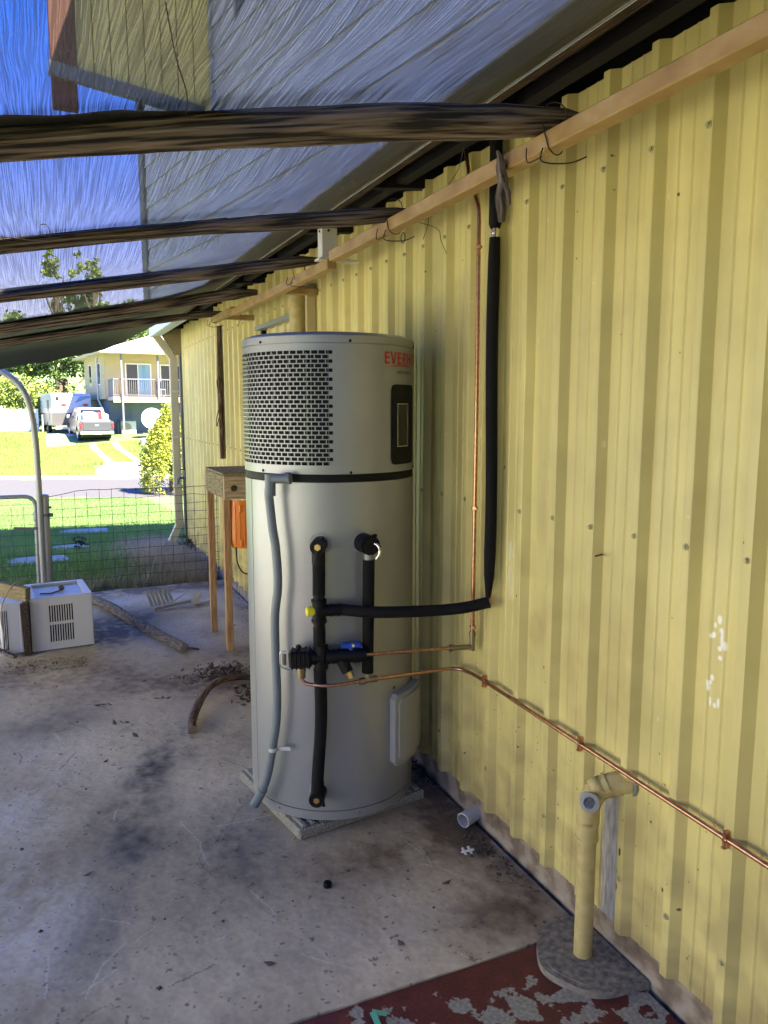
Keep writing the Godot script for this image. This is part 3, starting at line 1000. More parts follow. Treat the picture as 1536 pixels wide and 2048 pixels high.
func build_bounce_house() -> void:
	var t := thing("added_bounce_house", "cream boarded house added out of view at the left to bounce light into the yard", "house", Vector3(-9, 0, -5))  # unseen house added as a sunlit surface bouncing light onto the wall
	for i in 20:
		var s := begin()
		bx(s, Vector3(-7.53, 0.3 + i * 0.2, -12.0), Vector3(-7.5, 0.495 + i * 0.2, 0.5), 0.004)
		part("wall_board", s, M.bounce_cream, t)
	var s := begin()
	bx(s, Vector3(-13, -0.3, -12.0), Vector3(-7.53, 4.3, 0.5))
	part("body", s, M.bounce_cream, t)
	s = begin()
	face_to(s, [Vector3(-7.0, 4.3, -12.5), Vector3(-7.0, 4.3, 1.0), Vector3(-10.2, 5.9, -2.0), Vector3(-10.2, 5.9, -9.5)], Vector3(1, 1, 0))
	face_to(s, [Vector3(-13.5, 4.3, -12.5), Vector3(-13.5, 4.3, 1.0), Vector3(-10.2, 5.9, -2.0), Vector3(-10.2, 5.9, -9.5)], Vector3(-1, 1, 0))
	face_to(s, [Vector3(-7.0, 4.3, 1.0), Vector3(-13.5, 4.3, 1.0), Vector3(-10.2, 5.9, -2.0)], Vector3(0, 1, 1))
	face_to(s, [Vector3(-7.0, 4.3, -12.5), Vector3(-13.5, 4.3, -12.5), Vector3(-10.2, 5.9, -9.5)], Vector3(0, 1, -1))
	part("roof", s, M.gutter_grey, t)

# ---------------------------------------------------------------- raised house above, seen through the cloth
func build_upper_storey() -> void:
	var t := thing("raised_house", "grey weatherboard house rising above the shed, seen dimly through the cloth", "house", Vector3(0.4, 2.7, -5))
	var a := Vector3(-0.36, 0, -9.5)
	var b := Vector3(2.40, 0, 6.5)  # wall run on behind the viewer to block the sun
	var along := (b - a).normalized()
	var out := Vector3(-along.z, 0, along.x)
	if out.x > 0:
		out = -out
	var bm := mat("weatherboard", lin(0.46, 0.49, 0.52), 0.6)
	var trim := mat("corner_board", lin(0.17, 0.18, 0.17), 0.6)
	var tm := mat("house_brown", lin(0.13, 0.045, 0.025), 0.6)
	var ym := mat("house_yellow", lin(0.78, 0.64, 0.20), 0.6)
	var n := 15
	var hgt := 0.22
	for i in n:
		var s := begin()
		var y := 2.78 + i * hgt
		var p := a + along * 0.16 + Vector3(0, y, 0)
		var q := b + Vector3(0, y, 0)
		var up := Vector3(0, hgt, 0)
		var o0 := out * 0.022
		var o1 := out * 0.004
		quad(s, p + o0, q + o0, q + up + o1, p + up + o1)
		quad(s, p + o1, q + o1, q + o0, p + o0)
		quad(s, p + o0, p + up + o1, p + up - out * 0.02, p - out * 0.02)
		part("weatherboard", s, M.weatherboard, t)
	var s := begin()
	box(s, Transform3D(Basis(along, Vector3.UP, along.cross(Vector3.UP)), a + along * 0.08 + Vector3(0, 2.66 + 1.71, 0)), Vector3(0.16, 3.42, 0.09), 0.004)
	part("corner_board", s, M.corner_board, t)
	# the body of the house: other walls and roof
	s = begin()
	var c := a + Vector3(9, 2.7, 0)
	var d := b + Vector3(7, 2.7, 0)
	var h := Vector3(0, 3.4, 0)
	var a2 := a + Vector3(0.03, 2.7, 0)
	var b2 := b + Vector3(0.03, 2.7, 0)
	quad(s, c, a2, a2 + h, c + h)
	quad(s, b2, d, d + h, b2 + h)
	quad(s, d, c, c + h, d + h)
	quad(s, a2, b2, b2 + h, a2 + h)
	part("wall", s, M.house_yellow, t)
	s = begin()
	var e := Vector3(0, 6.08, 0)
	var lo := [Vector3(-1.15, 0, -10.1) + e, Vector3(9.4, 0, -10.1) + e, Vector3(9.6, 0, 7.1) + e, Vector3(1.35, 0, 7.1) + e]  # unseen eave widened to keep sun off the nearest pole
	var r0 := Vector3(4.4, 7.9, -6.2)
	var r1 := Vector3(5.6, 7.9, 3.4)
	face_to(s, [lo[0], lo[1], r0], Vector3(0, 1, -1))
	face_to(s, [lo[1], lo[2], r1, r0], Vector3(1, 1, 0))
	face_to(s, [lo[2], lo[3], r1], Vector3(0, 1, 1))
	face_to(s, [lo[3], lo[0], r0, r1], Vector3(-1, 1, 0))
	face_to(s, [lo[0], lo[1], lo[2], lo[3]], Vector3(0, -1, 0))
	part("roof", s, M.gutter_grey, t)
	# yellow boarded hood on the end of the verandah, facing the viewer
	for i in 8:
		s = begin()
		var x0 := lerpf(-1.12, -0.02, i / 8.0)
		var x1 := lerpf(-1.12, -0.02, (i + 1) / 8.0) - 0.008
		bx(s, Vector3(x0, 4.40 - (x0 + 1.12) * 0.16, -7.28), Vector3(x1, 6.05, -7.25), 0.004)
		part("hood_board", s, M.house_yellow, t)
	s = begin()
	bx(s, Vector3(-1.12, 4.38, -7.32), Vector3(-0.02, 6.05, -7.285))
	part("hood_backing", s, M.house_yellow, t)
	s = begin()
	bx(s, Vector3(-1.325, 4.12, -7.32), Vector3(-1.125, 6.05, -7.22), 0.006)
	part("hood_post", s, M.house_brown, t)
	s = begin()
	bar(s, Vector3(-1.34, 4.40, -7.19), Vector3(-0.10, 4.22, -7.19), 0.05, 0.11)
	part("hood_rail", s, M.corner_board, t)
	s = begin()
	slab(s, PackedVector2Array([Vector2(-0.12, 4.35), Vector2(0.14, 4.85), Vector2(0.14, 5.9), Vector2(-0.12, 5.9)]), 0.06, Transform3D(Basis(), Vector3(0.02, 0.1, -5.95)))
	part("bracket", s, M.corner_board, t)

# ---------------------------------------------------------------- poles, rail, shade cloth
var pole_z := [-0.68, -1.776, -2.767, -3.942, -5.162, -6.166]

func cloth_base(x: float, z: float) -> float:
	return 2.458 + 0.205 * (x + 0.417) + 0.036 * smoothstep(-0.72, -0.35, x) - 0.026 * smoothstep(-2.0, -2.8, z) * smoothstep(-0.5, -0.9, x)

func build_shade() -> void:
	# steel rail in two lengths
	var rl := thing("steel_rail", "square tan painted steel rail running along the yellow wall under the poles", "rail", Vector3(-0.275, 2.3, -3))
	var s := begin()
	bx(s, Vector3(-0.302, 2.326, -3.40), Vector3(-0.250, 2.372, 1.6), 0.004)
	part("rail_length", s, M.rail, rl)
	s = begin()
	bx(s, Vector3(-0.300, 2.299, -5.42), Vector3(-0.252, 2.345, -3.43), 0.004)
	part("rail_length", s, M.rail, rl)
	s = begin()
	bx(s, Vector3(-0.299, 2.318, -6.12), Vector3(-0.253, 2.364, -5.44), 0.004)
	part("rail_length", s, M.rail, rl)
	for z in [-5.9, -4.45, 0.4]:
		s = begin()
		bx(s, Vector3(-0.25, 2.325, z - 0.02), Vector3(-0.002, 2.365, z + 0.02), 0.003)
		part("stay", s, M.rail, rl)
	# channel bracket carrying the rail joint
	var b := thing("channel_bracket", "off-white folded steel channel bracket hanging at the joint of the rail", "bracket", Vector3(-0.2, 2.3, -3.58))
	s = begin()
	bx(s, Vector3(-0.315, 2.352, -3.51), Vector3(-0.310, 2.487, -3.448))
	part("face", s, M.bracket, b)
	s = begin()
	bx(s, Vector3(-0.310, 2.354, -3.454), Vector3(-0.243, 2.483, -3.448))
	part("cheek", s, M.bracket, b)
	s = begin()
	bx(s, Vector3(-0.33, 2.341, -3.515), Vector3(-0.13, 2.349, -3.448))
	part("shelf", s, M.bracket, b)
	for q in [Vector3(-0.285, 2.470, -3.446), Vector3(-0.316, 2.47, -3.48)]:
		s = begin()
		lathe(s, [Vector2(0.006, 0), Vector2(0.006, 0.004), Vector2(0, 0.005)], frame_on(Vector3(0, 0, 1), q), 8)
		part("bolt", s, M.wire, b)
	# bush poles
	var data := [
		[[-0.2, 2.45, 0.036], [-1.2, 2.27, 0.037], [-2.4, 2.03, 0.035], [-3.7, 1.80, 0.03]],
		[[-0.13, 2.425, 0.012], [-0.22, 2.418, 0.030], [-0.417, 2.392, 0.043], [-0.75, 2.338, 0.040], [-1.17, 2.265, 0.037], [-1.567, 2.183, 0.031], [-2.4, 2.02, 0.034], [-3.7, 1.79, 0.03]],
		[[-0.17, 2.405, 0.016], [-0.26, 2.395, 0.026], [-0.442, 2.366, 0.030], [-0.993, 2.283, 0.024], [-1.615, 2.169, 0.025], [-2.5, 2.0, 0.028], [-3.7, 1.79, 0.03]],
		[[-0.16, 2.43, 0.015], [-0.265, 2.416, 0.028], [-0.6, 2.355, 0.031], [-1.018, 2.28, 0.031], [-1.67, 2.165, 0.029], [-2.5, 2.0, 0.028], [-3.7, 1.78, 0.03]],
		[[-0.18, 2.43, 0.016], [-0.33, 2.415, 0.038], [-0.87, 2.300, 0.033], [-1.73, 2.13, 0.035], [-2.6, 1.97, 0.03], [-3.7, 1.77, 0.03]],
		[[-0.2, 2.40, 0.018], [-0.30, 2.392, 0.026], [-0.9, 2.29, 0.028], [-1.7, 2.13, 0.03], [-2.6, 1.96, 0.03], [-3.7, 1.76, 0.03]]]
	var names := ["weathered bush pole overhead at the very front of the shade roof, outside the picture",
		"thickest and nearest weathered bush pole, its pointed end lying on the rail",
		"second bush pole from the front, ending just before the channel bracket",
		"third bush pole, under a narrow strip of blue cloth",
		"fourth bush pole, just in front of the drooping end of the cloth",
		"farthest bush pole, under the drooping dark hem of the cloth"]
	for i in 6:
		var pts := []
		var rr := []
		for q in data[i]:
			pts.append(Vector3(q[0], q[1], pole_z[i] + 0.012 * bumps.get_noise_2d(q[0] * 60, i * 90)))
			rr.append(q[2])
		# finer, with knots and flats
		var p2 := []
		var r2 := []
		for k in pts.size() - 1:
			for j in 10:
				p2.append((pts[k] as Vector3).lerp(pts[k + 1], j / 10.0))
				r2.append(lerpf(rr[k], rr[k + 1], j / 10.0))
		p2.append(pts[-1])
		r2.append(rr[-1])
		s = begin()
		tube(s, p2, r2, 18, true, 0.20, i * 31.0)
		single("bush_pole", s, M.bark, names[i], "pole", "bush poles carrying the shade cloth")
	# shade cloth
	s = begin()
	s.set_smooth_group(1)
	var nx := 70
	var nz := 210
	var pts := []
	var cols := []
	for j in nz + 1:
		var z := lerpf(1.9, -7.25, float(j) / nz)
		for i in nx + 1:
			var x := lerpf(-0.338, -3.75, pow(float(i) / nx, 1.15))
			var y := cloth_base(x, z)
			var nearest := 9.0
			var bay := 0.0
			for k in pole_z.size():
				nearest = minf(nearest, absf(z - pole_z[k]))
				if k > 0 and z <= pole_z[k - 1] and z >= pole_z[k]:
					bay = sin(PI * (pole_z[k - 1] - z) / (pole_z[k - 1] - pole_z[k]))
			var edge := clampf((-0.338 - x) / 0.5, 0.0, 1.0)
			y -= 0.035 * bay * bay * edge
			y += (bumps.get_noise_3d(x * 90, z * 26, 3) * 0.010 + bumps.get_noise_3d(x * 30, z * 130, 9) * 0.006) * edge * clampf(nearest / 0.12, 0.15, 1.0)
			if z < -6.166:
				var f := (-6.166 - z) / 1.08
				y -= (f * f * (0.06 + 0.03 * bumps.get_noise_2d(x * 80, 7)) + 0.02 * f) * smoothstep(-0.3, -1.2, x)
				z -= 0.0
			pts.append(Vector3(x, y, z))
			# more opaque close to each pole and along the far end
			var dense := 0.90 + 0.10 * (1.0 - smoothstep(0.05, 0.12 + 0.05 * bumps.get_noise_2d(x * 70, z * 8), nearest))
			if z < -4.95:
				dense = maxf(dense, smoothstep(-4.9, -5.05, z))
			if x > -1.2:
				dense = maxf(dense, 0.86 + 0.14 * smoothstep(-1.2, -0.55, x))
			cols.append(Color(1, 1, 1, dense))
	for j in nz:
		for i in nx:
			var q := [j * (nx + 1) + i + 1, j * (nx + 1) + i, (j + 1) * (nx + 1) + i, (j + 1) * (nx + 1) + i + 1]
			for k in [0, 2, 1, 0, 3, 2]:
				var p: Vector3 = pts[q[k]]
				s.set_color(cols[q[k]])
				s.set_uv(Vector2(p.x / 0.55, p.z / 3.6))
				s.add_vertex(p)
	single("shade_cloth", s, M.cloth, "dark woven shade cloth stretched over the bush poles", "shade cloth")
	# opaque darker cloth along each pole, and over the whole far end
	var sc := get_node("shade_cloth")
	for k in range(1, 6):
		s = begin()
		s.set_smooth_group(1)
		for i in 70:
			var q := []
			for x in [lerpf(-0.90, -3.74, i / 70.0), lerpf(-0.90, -3.74, (i + 1) / 70.0)]:
				var w := 0.10 + 0.035 * bumps.get_noise_2d(x * 110, k * 90) + 0.02 * bumps.get_noise_2d(x * 500, k * 90)
				w *= smoothstep(-0.88, -1.4, x) * 1.1 + 0.01
				q.append(Vector3(x, cloth_base(x, pole_z[k]) - 0.006, pole_z[k] - 0.02))
				q.append(Vector3(x, cloth_base(x, pole_z[k]) - 0.010, pole_z[k] + w * 0.5))
				q.append(Vector3(x, cloth_base(x, pole_z[k]) - 0.022, pole_z[k] + w))
			quad(s, q[3], q[4], q[1], q[0])
			quad(s, q[4], q[5], q[2], q[1])
		part("pole_strip", s, M.cloth_dark, sc)
	s = begin()
	s.set_smooth_group(1)
	for i in 60:
		for j in 10:
			var q := []
			for c in [[0, 0], [1, 0], [1, 1], [0, 1]]:
				var x := lerpf(-0.40, -3.74, (i + c[0]) / 60.0)
				var f: float = (j + c[1]) / 10.0
				var z := lerpf(-4.98 + 0.02 * bumps.get_noise_2d(x * 90, 4), -7.25, f)
				var y := cloth_base(x, z) - 0.012
				if z < -6.166:
					var g := (-6.166 - z) / 1.08
					y -= (g * g * (0.065 + 0.03 * bumps.get_noise_2d(x * 80, 7)) + 0.02 * g) * smoothstep(-0.3, -1.2, x)
				if j + c[1] == 10:
					y -= (0.05 + 0.03 * bumps.get_noise_2d(x * 60, 77)) * smoothstep(-0.4, -1.3, x)
					z += 0.02
				q.append(Vector3(x, y, z))
			quad(s, q[3], q[2], q[1], q[0])
	part("opaque_end", s, M.cloth_dark, sc)
	# wire ties and loose wires
	var ties := [[pole_z[1] + 0.03, -0.275], [pole_z[2] + 0.02, -0.275], [pole_z[3], -0.275], [pole_z[5] + 0.05, -0.275]]
	var told := ["twisted wire tie round the rail under the nearest pole", "twisted wire tie round the rail under the second pole", "twisted wire tie round the rail under the third pole", "twisted wire tie at the far end of the rail"]
	for i in 4:
		s = begin()
		var z: float = ties[i][0]
		var ring := []
		for k in 22:
			var a := TAU * k / 20.0
			ring.append(Vector3(-0.275 + clampf(cos(a) * 0.045, -0.031, 0.031), 2.365 + sin(a) * (0.05 if sin(a) < 0 else 0.08), z + 0.012 * sin(a * 2) + k * 0.0007))
		tube(s, ring, 0.0020, 5)
		tube(s, spline([Vector3(-0.306, 2.33, z), Vector3(-0.32, 2.29, z + 0.02), Vector3(-0.26, 2.285, z + 0.05), Vector3(-0.22, 2.30, z + 0.07)]), 0.0020, 5)
		tube(s, spline([Vector3(-0.306, 2.31, z), Vector3(-0.33, 2.30, z - 0.03), Vector3(-0.315, 2.345, z - 0.06)]), 0.0019, 5)
		if i == 1:
			var loop := []
			for k in 14:
				var a := TAU * k / 13.0
				loop.append(Vector3(-0.27, 2.29 + 0.018 * sin(a), z + 0.075 + 0.018 * cos(a)))
			tube(s, loop, 0.0020, 5)
		single("wire_tie", s, M.wire, told[i], "wire tie", "wire ties on the rail")
	for q in [
		["thin bent wire hanging on the yellow wall right of the bracket", [Vector3(-0.12, 2.40, -2.86), Vector3(-0.05, 2.37, -2.82), Vector3(-0.05, 2.32, -2.79), Vector3(-0.05, 2.262, -2.743)]],
		["looped thin wire hanging beside the second pole's end", [Vector3(-0.2, 2.39, -2.695), Vector3(-0.2, 2.43, -2.633), Vector3(-0.2, 2.345, -2.603), Vector3(-0.2, 2.285, -2.647)]],
		["thin black wire dangling under the cloth in front of the nearest pole", [Vector3(-1.318, 2.262, -1.25), Vector3(-1.277, 2.258, -1.42), Vector3(-1.233, 2.262, -1.58), Vector3(-1.212, 2.271, -1.72)]],
		["thin black wire hooked under the blue cloth, at the left", [Vector3(-1.62, 2.15, -2.5), Vector3(-1.542, 2.145, -2.5), Vector3(-1.491, 2.142, -2.48), Vector3(-1.473, 2.16, -2.47), Vector3(-1.481, 2.185, -2.47), Vector3(-1.497, 2.183, -2.47)]],
		["short black wire dangling under the far end of the rail", [Vector3(-0.27, 2.33, -5.3), Vector3(-0.26, 2.28, -5.31), Vector3(-0.265, 2.22, -5.38)]],
		["thin wire hanging from the dark eave left of the black pipe", [Vector3(-0.2, 2.52, -2.35), Vector3(-0.19, 2.47, -2.40), Vector3(-0.2, 2.43, -2.45)]]]:
		s = begin()
		tube(s, spline(q[1]), 0.0013, 5)
		single("loose_wire", s, M.wire, q[0], "wire")
	# strip of bark hanging on the rail
	s = begin()
	var bp := []
	var br := []
	for k in 16:
		var f := k / 15.0
		bp.append(Vector3(-0.325 + 0.01 * sin(f * 5), lerpf(2.375, 2.175, f), lerpf(-1.935, -1.885, f) + 0.004 * sin(f * 17)))
		br.append(lerpf(0.004, 0.015, minf(f * 5, 1)) * (1.0 if f < 0.8 else lerpf(1.0, 0.5, (f - 0.8) * 5)))
	tube(s, bp, br, 8, true, 0.35, 4.0)
	tube(s, [Vector3(-0.325, 2.30, -1.91), Vector3(-0.325, 2.25, -1.875), Vector3(-0.325, 2.215, -1.865)], [0.004, 0.008, 0.003], 7, true, 0.3)
	single("bark_strip", s, M.bark_brown, "strip of grey bark hanging from the rail beside the black pipe", "bark")
	s = begin()
	tube(s, [Vector3(-0.40, 2.43, -1.80), Vector3(-0.37, 2.36, -1.83), Vector3(-0.326, 2.33, -1.90)], 0.0016, 4)
	single("hanging_string", s, M.wire, "thin string holding the bark strip to the nearest pole", "string")

# ---------------------------------------------------------------- the water heater
const TANK := Vector3(-0.445, 0.0, -3.008)
const TR := 0.345

func on_tank(deg: float, y: float, r := TR) -> Vector3:
	var a := deg_to_rad(deg)
	return TANK + Vector3(sin(a) * r, y, cos(a) * r)

# a curved plate on the tank: outer face, edges
func plate(s: SurfaceTool, d0: float, d1: float, y0: float, y1: float, r0: float, r1: float, n: int, corner := 0.0) -> void:
	var cols := []
	for i in n + 1:
		var d := lerpf(d0, d1, float(i) / n)
		var inset := 0.0
		if corner > 0:
			var e := minf(d - d0, d1 - d) * PI / 180.0 * r1
			if e < corner:
				inset = corner - sqrt(maxf(0.0, corner * corner - pow(corner - e, 2)))
		cols.append([d, y0 + inset, y1 - inset])
	for i in n:
		var p: Array = cols[i]
		var q: Array = cols[i + 1]
		s.set_smooth_group(1)
		quad(s, on_tank(p[0], p[1], r1), on_tank(q[0], q[1], r1), on_tank(q[0], q[2], r1), on_tank(p[0], p[2], r1))
		s.set_smooth_group(-1)
		quad(s, on_tank(p[0], p[2], r1), on_tank(q[0], q[2], r1), on_tank(q[0], q[2], r0), on_tank(p[0], p[2], r0))
		quad(s, on_tank(p[0], p[1], r0), on_tank(q[0], q[1], r0), on_tank(q[0], q[1], r1), on_tank(p[0], p[1], r1))
	quad(s, on_tank(d0, cols[0][1], r0), on_tank(d0, cols[0][1], r1), on_tank(d0, cols[0][2], r1), on_tank(d0, cols[0][2], r0))
	quad(s, on_tank(d1, cols[n][1], r1), on_tank(d1, cols[n][1], r0), on_tank(d1, cols[n][2], r0), on_tank(d1, cols[n][2], r1))

func letters(text: String, size_m: float, wide: float, deg: float, y: float, m: Material, parent: Node, n: String, weight := 800) -> void:
	var f := SystemFont.new()
	f.font_names = PackedStringArray(["Droid Sans"])
	f.font_weight = weight
	var tm := TextMesh.new()
	tm.text = text
	tm.font = f
	tm.font_size = 64
	tm.pixel_size = 0.01
	tm.depth = 0.0
	tm.curve_step = 1.0
	tm.horizontal_alignment = HORIZONTAL_ALIGNMENT_LEFT
	var ar := tm.get_mesh_arrays()
	var vs: PackedVector3Array = ar[Mesh.ARRAY_VERTEX]
	var ix = ar[Mesh.ARRAY_INDEX]
	var lo := Vector2(1e9, 1e9)
	var hi := Vector2(-1e9, -1e9)
	for v in vs:
		lo = lo.min(Vector2(v.x, v.y))
		hi = hi.max(Vector2(v.x, v.y))
	var s := begin()
	var count: int = ix.size() if ix != null and ix.size() > 0 else vs.size()
	for i in range(0, count - 2, 3):
		var p := []
		for k in 3:
			var v: Vector3 = vs[ix[i + k]] if ix != null and ix.size() > 0 else vs[i + k]
			var u := (v.x - lo.x) / (hi.x - lo.x) * wide
			var w := (v.y - lo.y) / (hi.y - lo.y) * size_m
			p.append(on_tank(deg + rad_to_deg(u / TR), y + w, TR + 0.0022))
		face_to(s, p, p[0] - TANK - Vector3(0, p[0].y, 0))
	part(n, s, m, parent)

func build_heater() -> void:
	# paver with a ribbed top under the heater
	var pv := thing("concrete_paver", "grey concrete paver with a ridged top under the water heater", "paver", Vector3(-0.45, 0, -3.0))
	var rot := Basis(Vector3.UP, deg_to_rad(9.5))
	var pc := Vector3(-0.452, 0, -3.03)
	var s := begin()
	box(s, Transform3D(rot, pc + Vector3(0, 0.022, 0)), Vector3(0.60, 0.042, 0.60), 0.006)
	part("base", s, M.paver, pv)
	for i in 15:
		s = begin()
		box(s, Transform3D(rot, pc + rot * Vector3(lerpf(-0.27, 0.27, i / 14.0), 0.0475, 0)), Vector3(0.022, 0.013, 0.575), 0.005)
		part("ridge", s, M.paver, pv)
	var t := thing("heat_pump_water_heater", "tall silver grey cylindrical heat pump water heater standing by the yellow wall", "water heater", TANK + Vector3(0, 0.054, 0))
	var base := Transform3D(Basis(), TANK)
	s = begin()
	lathe(s, [Vector2(0, 0.054), Vector2(TR - 0.008, 0.054), Vector2(TR - 0.002, 0.058), Vector2(TR - 0.002, 0.094)], base, 96)
	part("base_ring", s, M.shell, t)
	s = begin()
	lathe(s, [Vector2(TR - 0.006, 0.0945), Vector2(TR - 0.006, 0.097), Vector2(TR, 0.0985), Vector2(TR, 1.393)], base, 96)
	part("tank_shell", s, M.shell, t)
	s = begin()
	plate(s, -83, -82.2, 0.10, 1.392, TR, TR + 0.0012, 1)
	part("shell_seam", s, M.shell, t)
	s = begin()
	lathe(s, [Vector2(TR - 0.012, 1.393), Vector2(TR - 0.002, 1.395), Vector2(TR - 0.002, 1.421), Vector2(TR - 0.012, 1.423)], base, 96)
	part("band", s, M.black, t)
	# casing: full rings above and below the grille, the plain side between
	var g0 := -17.0
	var g1 := -17.0 - 4.5 * 25
	var gy0 := 1.4555
	var gy1 := 1.8775
	s = begin()
	lathe(s, [Vector2(TR - 0.01, 1.423), Vector2(TR + 0.001, 1.424), Vector2(TR + 0.001, gy0)], base, 96)
	lathe(s, [Vector2(TR + 0.001, gy1), Vector2(TR + 0.001, 1.901)], base, 96)
	s.set_smooth_group(40)
	var m := 64
	for i in m:
		var a := lerpf(g0, g1 + 360, float(i) / m)
		var b := lerpf(g0, g1 + 360, float(i + 1) / m)
		quad(s, on_tank(a, gy0, TR + 0.001), on_tank(b, gy0, TR + 0.001), on_tank(b, gy1, TR + 0.001), on_tank(a, gy1, TR + 0.001))
	s.set_smooth_group(-1)
	part("casing", s, M.shell, t)
	s = begin()
	lathe(s, [Vector2(TR - 0.004, 1.901), Vector2(TR - 0.004, 1.903), Vector2(TR + 0.002, 1.9035), Vector2(TR + 0.002, 1.930), Vector2(TR - 0.002, 1.934), Vector2(TR - 0.03, 1.945), Vector2(0, 1.958)], base, 96)
	part("top_cap", s, M.shell, t)
	# grille: bars between real openings, laid like bricks
	s = begin()
	var rows := 26
	var pitch := (gy1 - gy0) / rows
	var hole := 0.0125
	for r in rows + 1:
		var ya := gy0 + r * pitch - (pitch - hole) / 2
		var yb := ya + pitch - hole
		plate(s, g1, g0, maxf(ya, gy0), minf(yb, gy1), TR - 0.001, TR + 0.001, 50)
		if r == rows:
			break
		for k in 27:
			var c := g0 - 4.5 * k - (2.25 if r % 2 == 0 else 0.0)
			var lo := maxf(c - 0.34, g1)
			var hi := minf(c + 0.34, g0)
			if r % 2 == 0 and k == 0:
				lo = c - 0.37
				hi = g0
			if hi > lo:
				plate(s, lo, hi, yb, yb + hole, TR - 0.001, TR + 0.001, 1 if hi - lo < 1 else 3)
	part("grille", s, M.shell, t)
	s = begin()
	s.set_smooth_group(1)
	for i in 40:
		var a := lerpf(g0 + 6, g1 - 6, i / 40.0)
		var b := lerpf(g0 + 6, g1 - 6, (i + 1) / 40.0)
		quad(s, on_tank(b, 1.43, 0.328), on_tank(a, 1.43, 0.328), on_tank(a, 1.90, 0.328), on_tank(b, 1.90, 0.328))
	part("grille_dark_backing", s, M.void, t)  # black sheet close behind the bars puts the dark into the openings
	for d in [-31.0, -34.0, -46.0, -58.0]:
		s = begin()
		tube(s, [on_tank(d, 1.45, 0.332), on_tank(d, 1.87, 0.332)], 0.0022 if d < -33 else 0.0014, 6)
		part("refrigerant_pipe", s, M.galv_dark, t)
	s = begin()
	for d in [-20.0, -75.0]:
		plate(s, d - 0.3, d + 0.3, 1.44, 1.89, 0.32, 0.331, 1)
	part("coil_end", s, M.galv_dark, t)
	for q in [[-66.5, 1.911], [-6.5, 1.911], [56.5, 1.911], [-66.5, 1.432], [-6.4, 1.430], [56.5, 1.432], [-58.0, 0.078], [-2.0, 0.078], [40.0, 0.078]]:
		s = begin()
		lathe(s, [Vector2(0.0055, 0), Vector2(0.005, 0.003), Vector2(0, 0.004)], frame_on(on_tank(q[0], 0) - TANK, on_tank(q[0], q[1], TR + 0.0015)), 10)
		part("screw", s, M.black if q[1] > 1 else M.galv, t)
	# control panel
	s = begin()
	plate(s, 23.2, 50.5, 1.452, 1.757, TR, TR + 0.007, 28, 0.022)
	var cp := part("control_panel", s, M.black, t)
	s = begin()
	for k in [[28.0, 28.5, 1.520, 1.685], [40.4, 40.9, 1.520, 1.685], [28.0, 40.9, 1.520, 1.5225], [28.0, 40.9, 1.6825, 1.685]]:
		plate(s, k[0], k[1], k[2], k[3], TR + 0.006, TR + 0.0086, 10)
	part("display_frame", s, M.chrome, cp)
	s = begin()
	plate(s, 28.5, 40.4, 1.5225, 1.6825, TR + 0.006, TR + 0.0076, 10)
	part("display", s, M.glossy_black, cp)
	# lettering
	letters("EVERHOT", 0.046, 0.258, 17.6, 1.833, M.red_letter, t, "brand_lettering")
	s = begin()
	for i in 24:
		var a := i / 24.0
		var b := (i + 1) / 24.0
		var q := []
		for f in [a, b]:
			var y := 1.8195 + 0.009 * sin(f * PI * 0.95 + 0.1)
			var th := 0.0052 * sin(PI * f) + 0.0003
			q.append([19.5 + f * 33.0, y - th * 0.5, y + th * 0.5])
		quad(s, on_tank(q[0][0], q[0][1], TR + 0.0022), on_tank(q[1][0], q[1][1], TR + 0.0022), on_tank(q[1][0], q[1][2], TR + 0.0022), on_tank(q[0][0], q[0][2], TR + 0.0022))
	part("red_swoosh", s, M.red_letter, t)
	letters("HEAT PUMP LTD", 0.012, 0.118, 29.0, 1.797, M.black_letter, t, "small_lettering", 700)
	# junction cover and its sticker low on the right
	s = begin()
	plate(s, 22.5, 60, 0.235, 0.535, TR - 0.002, TR + 0.030, 16, 0.02)
	var jc := part("junction_cover", s, M.cover_grey, t)
	s = begin()
	plate(s, 25.5, 57, 0.255, 0.515, TR + 0.029, TR + 0.037, 16, 0.018)
	part("cover_face", s, M.cover_grey, jc)
	s = begin()
	plate(s, 30, 47, 0.548, 0.572, TR, TR + 0.0008, 8)
	part("warning_label", s, M.cover_grey, t)
	s = begin()
	face_to(s, [on_tank(25.0, 0.552, TR + 0.001), on_tank(28.0, 0.552, TR + 0.001), on_tank(26.5, 0.568, TR + 0.001)], on_tank(26.5, 0) - TANK)
	part("warning_triangle", s, M.black_letter, t)
	# ports
	for q in [[-26.0, 1.164], [1.0, 1.164], [-28.0, 0.182]]:
		s = begin()
		lathe(s, [Vector2(0.042, 0.0), Vector2(0.040, 0.003), Vector2(0.03, 0.004)], frame_on(on_tank(q[0], 0) - TANK, on_tank(q[0], q[1], TR - 0.002)), 24)
		part("port_flange", s, M.cover_grey, t)

func ringed(s: SurfaceTool, a: Vector3, b: Vector3, r: float, rings := 3) -> void:
	cyl(s, a, b, r, 18)
	for i in rings:
		var f := (i + 0.5) / rings
		var p := a.lerp(b, f)
		var d := (b - a).normalized() * 0.0028
		cyl(s, p - d, p + d, r + 0.0025, 18)

